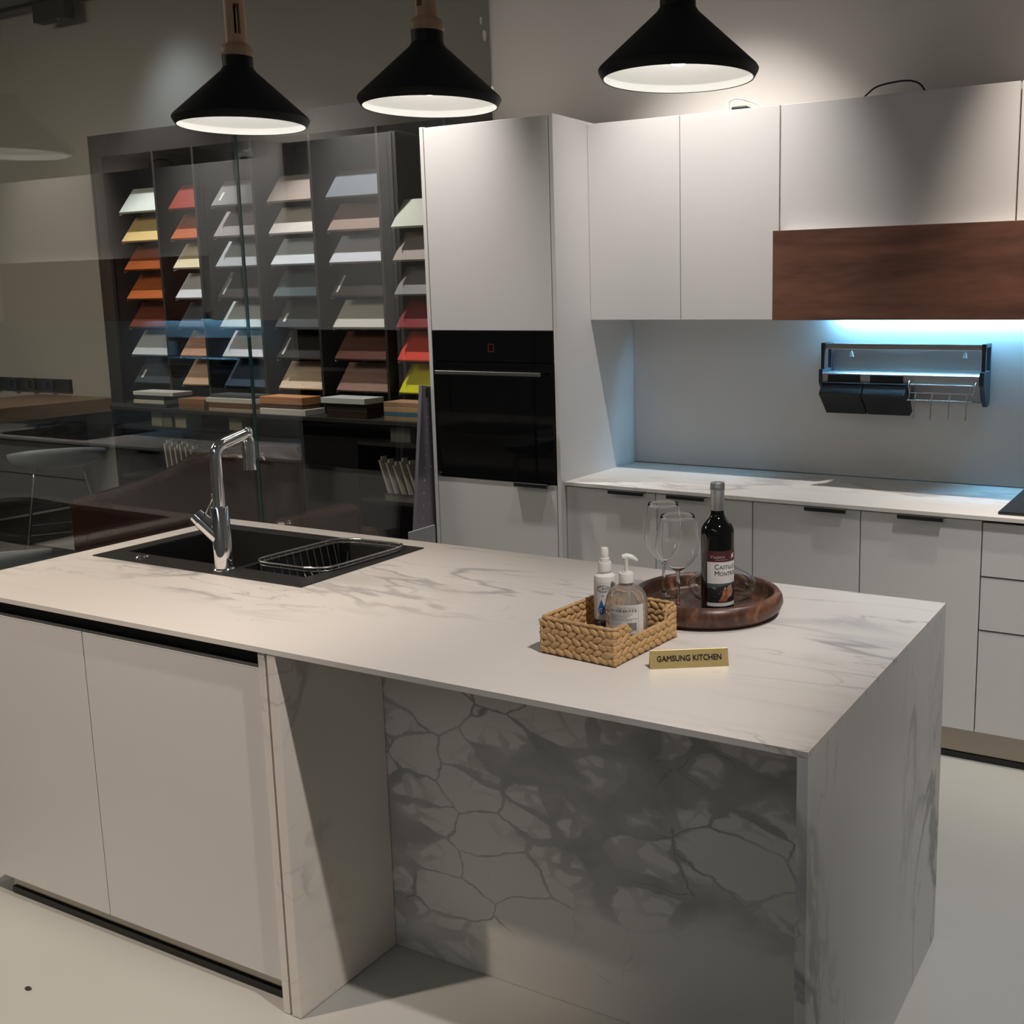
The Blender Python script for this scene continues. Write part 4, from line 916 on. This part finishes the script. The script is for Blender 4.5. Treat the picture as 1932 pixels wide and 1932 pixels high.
holder(-2.235, 5, .05, 'dark holder with five leaning white sample cards beside the perforated panel', 'white', .065)

# ------------------------------------------------------------------ leather seat
t = thing('leather_sofa', (-3.58, -.8, .0062), 'dark brown leather sofa with a swooping back behind the glass', 'sofa'); o_ = (-3.58, -.8, 0)
prof = [(-3.585, .10), (-3.585, .612), (-3.40, .650), (-3.22, .692), (-3.02, .745), (-2.85, .803), (-2.72, .850), (-2.645, .890), (-2.56, .922), (-2.45, .940), (-2.265, .952), (-2.12, .945), (-2.065, .90), (-2.065, .10)]
b = put('back', MB().prism(prof, -.80, -.52, 'y'), LEATHER, t, .055, off=o_, seg=5, smooth=60)
put('piping', MB().tube([(x, -.752, z+.001) for x, z in prof[2:-3]], .006, 8), mat('leather_piping', (.018, .009, .008), .3, var=.2), b, smooth=60, off=o_)
put('seat_cushion', MB().box(-3.50, -2.12, -.518, .04, .22, .44), LEATHER, t, .05, off=o_, seg=4, smooth=60)
put('armrest', MB().box(-2.0745, -1.93, -.80, -.30, .10, .64), LEATHER, t, .05, off=o_, seg=4, smooth=60)
for x, y in ((-3.5, -.74), (-1.96, -.74), (-3.5, -.58), (-1.99, -.36)): put('foot', MB().cyl((x, y, 0), (x, y, .105), .022, 14, .028), BLACK, t, off=o_, smooth=40)

# ------------------------------------------------------------------ stools, bar and rail at the far left
SHELLM = mat('stool_shell_grey', (.22, .26, .28), .45, var=.05)
def stool(x, y, z, rz, label):
    t = thing('bar_stool', (x, y, .0062), label, 'stool', 'grey bar stools behind the glass', rz)
    vs = []; fs = []; nu, nv = 40, 10
    for j in range(nv+1):
        v = j/nv
        for i in range(nu):
            a = 2*PI*i/nu; rim = .055+.075*(.5-.5*math.sin(a))**1.2           # higher at the back (-y)
            r = math.sin(v*PI/2)**.8
            vs.append((.262*r*math.cos(a), .20*r*math.sin(a), z-.12+rim*v**2.6))
    for j in range(nv):
        for i in range(nu): fs.append((j*nu+i, j*nu+(i+1) % nu, (j+1)*nu+(i+1) % nu, (j+1)*nu+i))
    mb = MB().add(vs, fs)
    s = put('seat_shell', mb, SHELLM, t, smooth=80); so = s.modifiers.new('thick', 'SOLIDIFY'); so.thickness = .010; so.offset = 0
    fr = STEEL
    for sx in (-1, 1):
        put('leg_frame', MB().tube(arc([(sx*.24, -.20, .004), (sx*.13, -.13, z-.135), (sx*.13, .13, z-.135), (sx*.24, .20, .004)], .04, 6), .008, 10), fr, t, smooth=60)
    zz = .30; k = 1-(zz/(z-.135)); ax, ay = .13+.11*k, .13+.07*k
    put('footrest', MB().tube([(-ax, -ay, zz), (ax, -ay, zz), (ax, ay, zz), (-ax, ay, zz)], .006, 8, True), fr, t, smooth=60)
stool(-4.335, -.33, .80, 1.0, 'grey shell bar stool standing by the wooden bar, behind the leather sofa')
stool(-1.80, -2.355, .850, 1.0, 'light grey shell stool close behind the glass at the left end of the island')

t = thing('bar_counter', (-5.12, .64, .0062), 'wooden-topped bar counter at the far left beyond the glass', 'counter'); o_ = (-5.12, .64, 0)
put('bar_top', MB().box(-5.95, -5.115, -3.2, .645, .890, .985), BARW, t, .003, off=o_)
put('bar_base', MB().box(-5.85, -5.44, -3.1, .640, .0, .8895), mat('bar_base_grey', (.11, .11, .095), .5, var=.1, scale=5), t, off=o_)
put('foot_rail', MB().tube(arc([(-5.44, .40, .22), (-5.36, .40, .22), (-5.36, -3.0, .22), (-5.44, -3.0, .22)], .03), .012, 10), STEEL, t, smooth=60, off=o_)
t = thing('socket_rail', (-5.6, .649, 1.06), 'dark wall rail with round sockets above the wooden bar', 'power rail'); o_ = (-5.6, .649, 1.06)
put('rail', MB().box(-8.2, -5.575, .625, .6485, 1.015, 1.108), BLACK, t, .003, off=o_)
for k, x in enumerate((-5.78, -6.0, -6.22, -6.46, -6.7)):
    s = put('socket', MB().lathe([(.0, 0), (.045, 0), (.045, .022), (.036, .022), (.034, .008), (0, .008)], (0, 0, 0), 28), BLACK, t, smooth=40); s.rotation_euler = (PI/2, 0, 0); s.location = (x+5.6, .624-.649, .002)
    r_ = put('socket_ring', MB().lathe([(.036, .0225), (.043, .0225), (.043, .025), (.036, .025)], (0, 0, 0), 28, True), mat('ring_blue', (.03, .05, .16), .3, var=.1) if k % 2 == 0 else mat('ring_ochre', (.12, .09, .03), .3, var=.1), s, smooth=40)

# black strip standing in for the ceiling's shadow gap, and black spot heads
t = thing('ceiling_gap_strip', (-6, .52, 3.63), 'thin black strip standing in for the shadow gap between ceiling and far wall', 'lighting track')
put('track', MB().box(-3.0, 4.0, -.012, .012, .0, .0195), BLACK, t)
for x0, lb in ((-5.36, 'black box spotlight under the ceiling at the upper left'), (-3.96, 'black box spotlight cut by the top edge of the photo')):
    t = thing('track_spotlight', (x0, .52, 3.6295), lb, 'spotlight', 'spotlights on the ceiling track')
    put('housing', MB().box(0, .33, -.04, .04, -.125, -.004), mat('spot_grey_%d' % int(-x0*10), (.03, .03, .028), .5, var=.1), t, .004)
    put('adapter', MB().box(.10, .23, -.012, .012, -.0038, -.0003), BLACK, t)
    put('lens', MB().box(.24, .255, -.03, -.02, -.1275, -.1253), LINING, t)  # small white block painted in as the lamp's glint

# perforated panel and low board by the oven cabinet
PERF = mat('perforated_panel', (.30, .28, .33), .35, .55, var=.08, scale=4)
t = thing('perforated_side_panel', (-1.225, -.85, 0), 'grey-lilac perforated panel leaning between the glass and the oven cabinet', 'panel'); o_ = (-1.225, -.85, 0)
F_ = lambda z: -.852+.138*z                      # leaning front edge
put('panel', MB().prism([(F_(.004), .004), (F_(1.285), 1.285), (F_(1.285)+.30, 1.245), (F_(.0)+.30, .004)], -1.226, -1.208, 'x'), PERF, t, .001, off=o_)
hb = MB()
for i in range(18):
    z = 1.20-.055*i
    for dy in (.045, .085) if i % 3 == 2 else (.045,): hb.ell((-1.2075, F_(z)+dy, z), (.002, 0, 0), (0, .004, 0), (0, 0, .004), 8, 5)
put('pin_holes', hb, ALU, t, smooth=60, off=o_)
put('slot', MB().tube([(-1.2078, F_(1.25)+.035, 1.27), (-1.2078, F_(1.22)+.035, 1.23)], .006, 8), DARKGAP, t, off=o_)
o = put('low_panel', MB().box(-1.2055, -1.1985, -.815, -.640, .001, .664), mat('low_panel_grey', (.42, .44, .46), .5, var=.03), None, .001); tag(o, 'low pale grey panel standing against the oven cabinet above the island edge', 'panel')

# crumbs on the floor
for k, (x, y, r, c, lb) in enumerate(((-.60, -2.98, .009, (.03, .02, .012), 'small dark crumb on the floor before the island doors'), (1.86, -1.86, .004, (.7, .7, .68), 'tiny white paper fleck on the floor nearest the island end'),
                                   (2.02, -1.93, .003, (.7, .7, .68), 'second tiny white fleck on the floor at right'), (1.66, -1.52, .003, (.7, .7, .68), 'tiny white fleck on the floor farthest back'))):
    mb = MB().ell((0, 0, r*.3), (r, 0, 0), (.2*r, r*.7, 0), (0, 0, r*.3), 9, 6); rr = random.Random(k)
    mb.v = [(a*(1+.3*rr.uniform(-1, 1)), b*(1+.3*rr.uniform(-1, 1)), max(0, c_)) for a, b, c_ in mb.v]
    o = put('floor_crumb', mb, mat('crumb_%d' % k, c, .7, var=.2)); o.location = (x, y, .0003); tag(o, lb, 'crumb', 'crumbs on the floor')
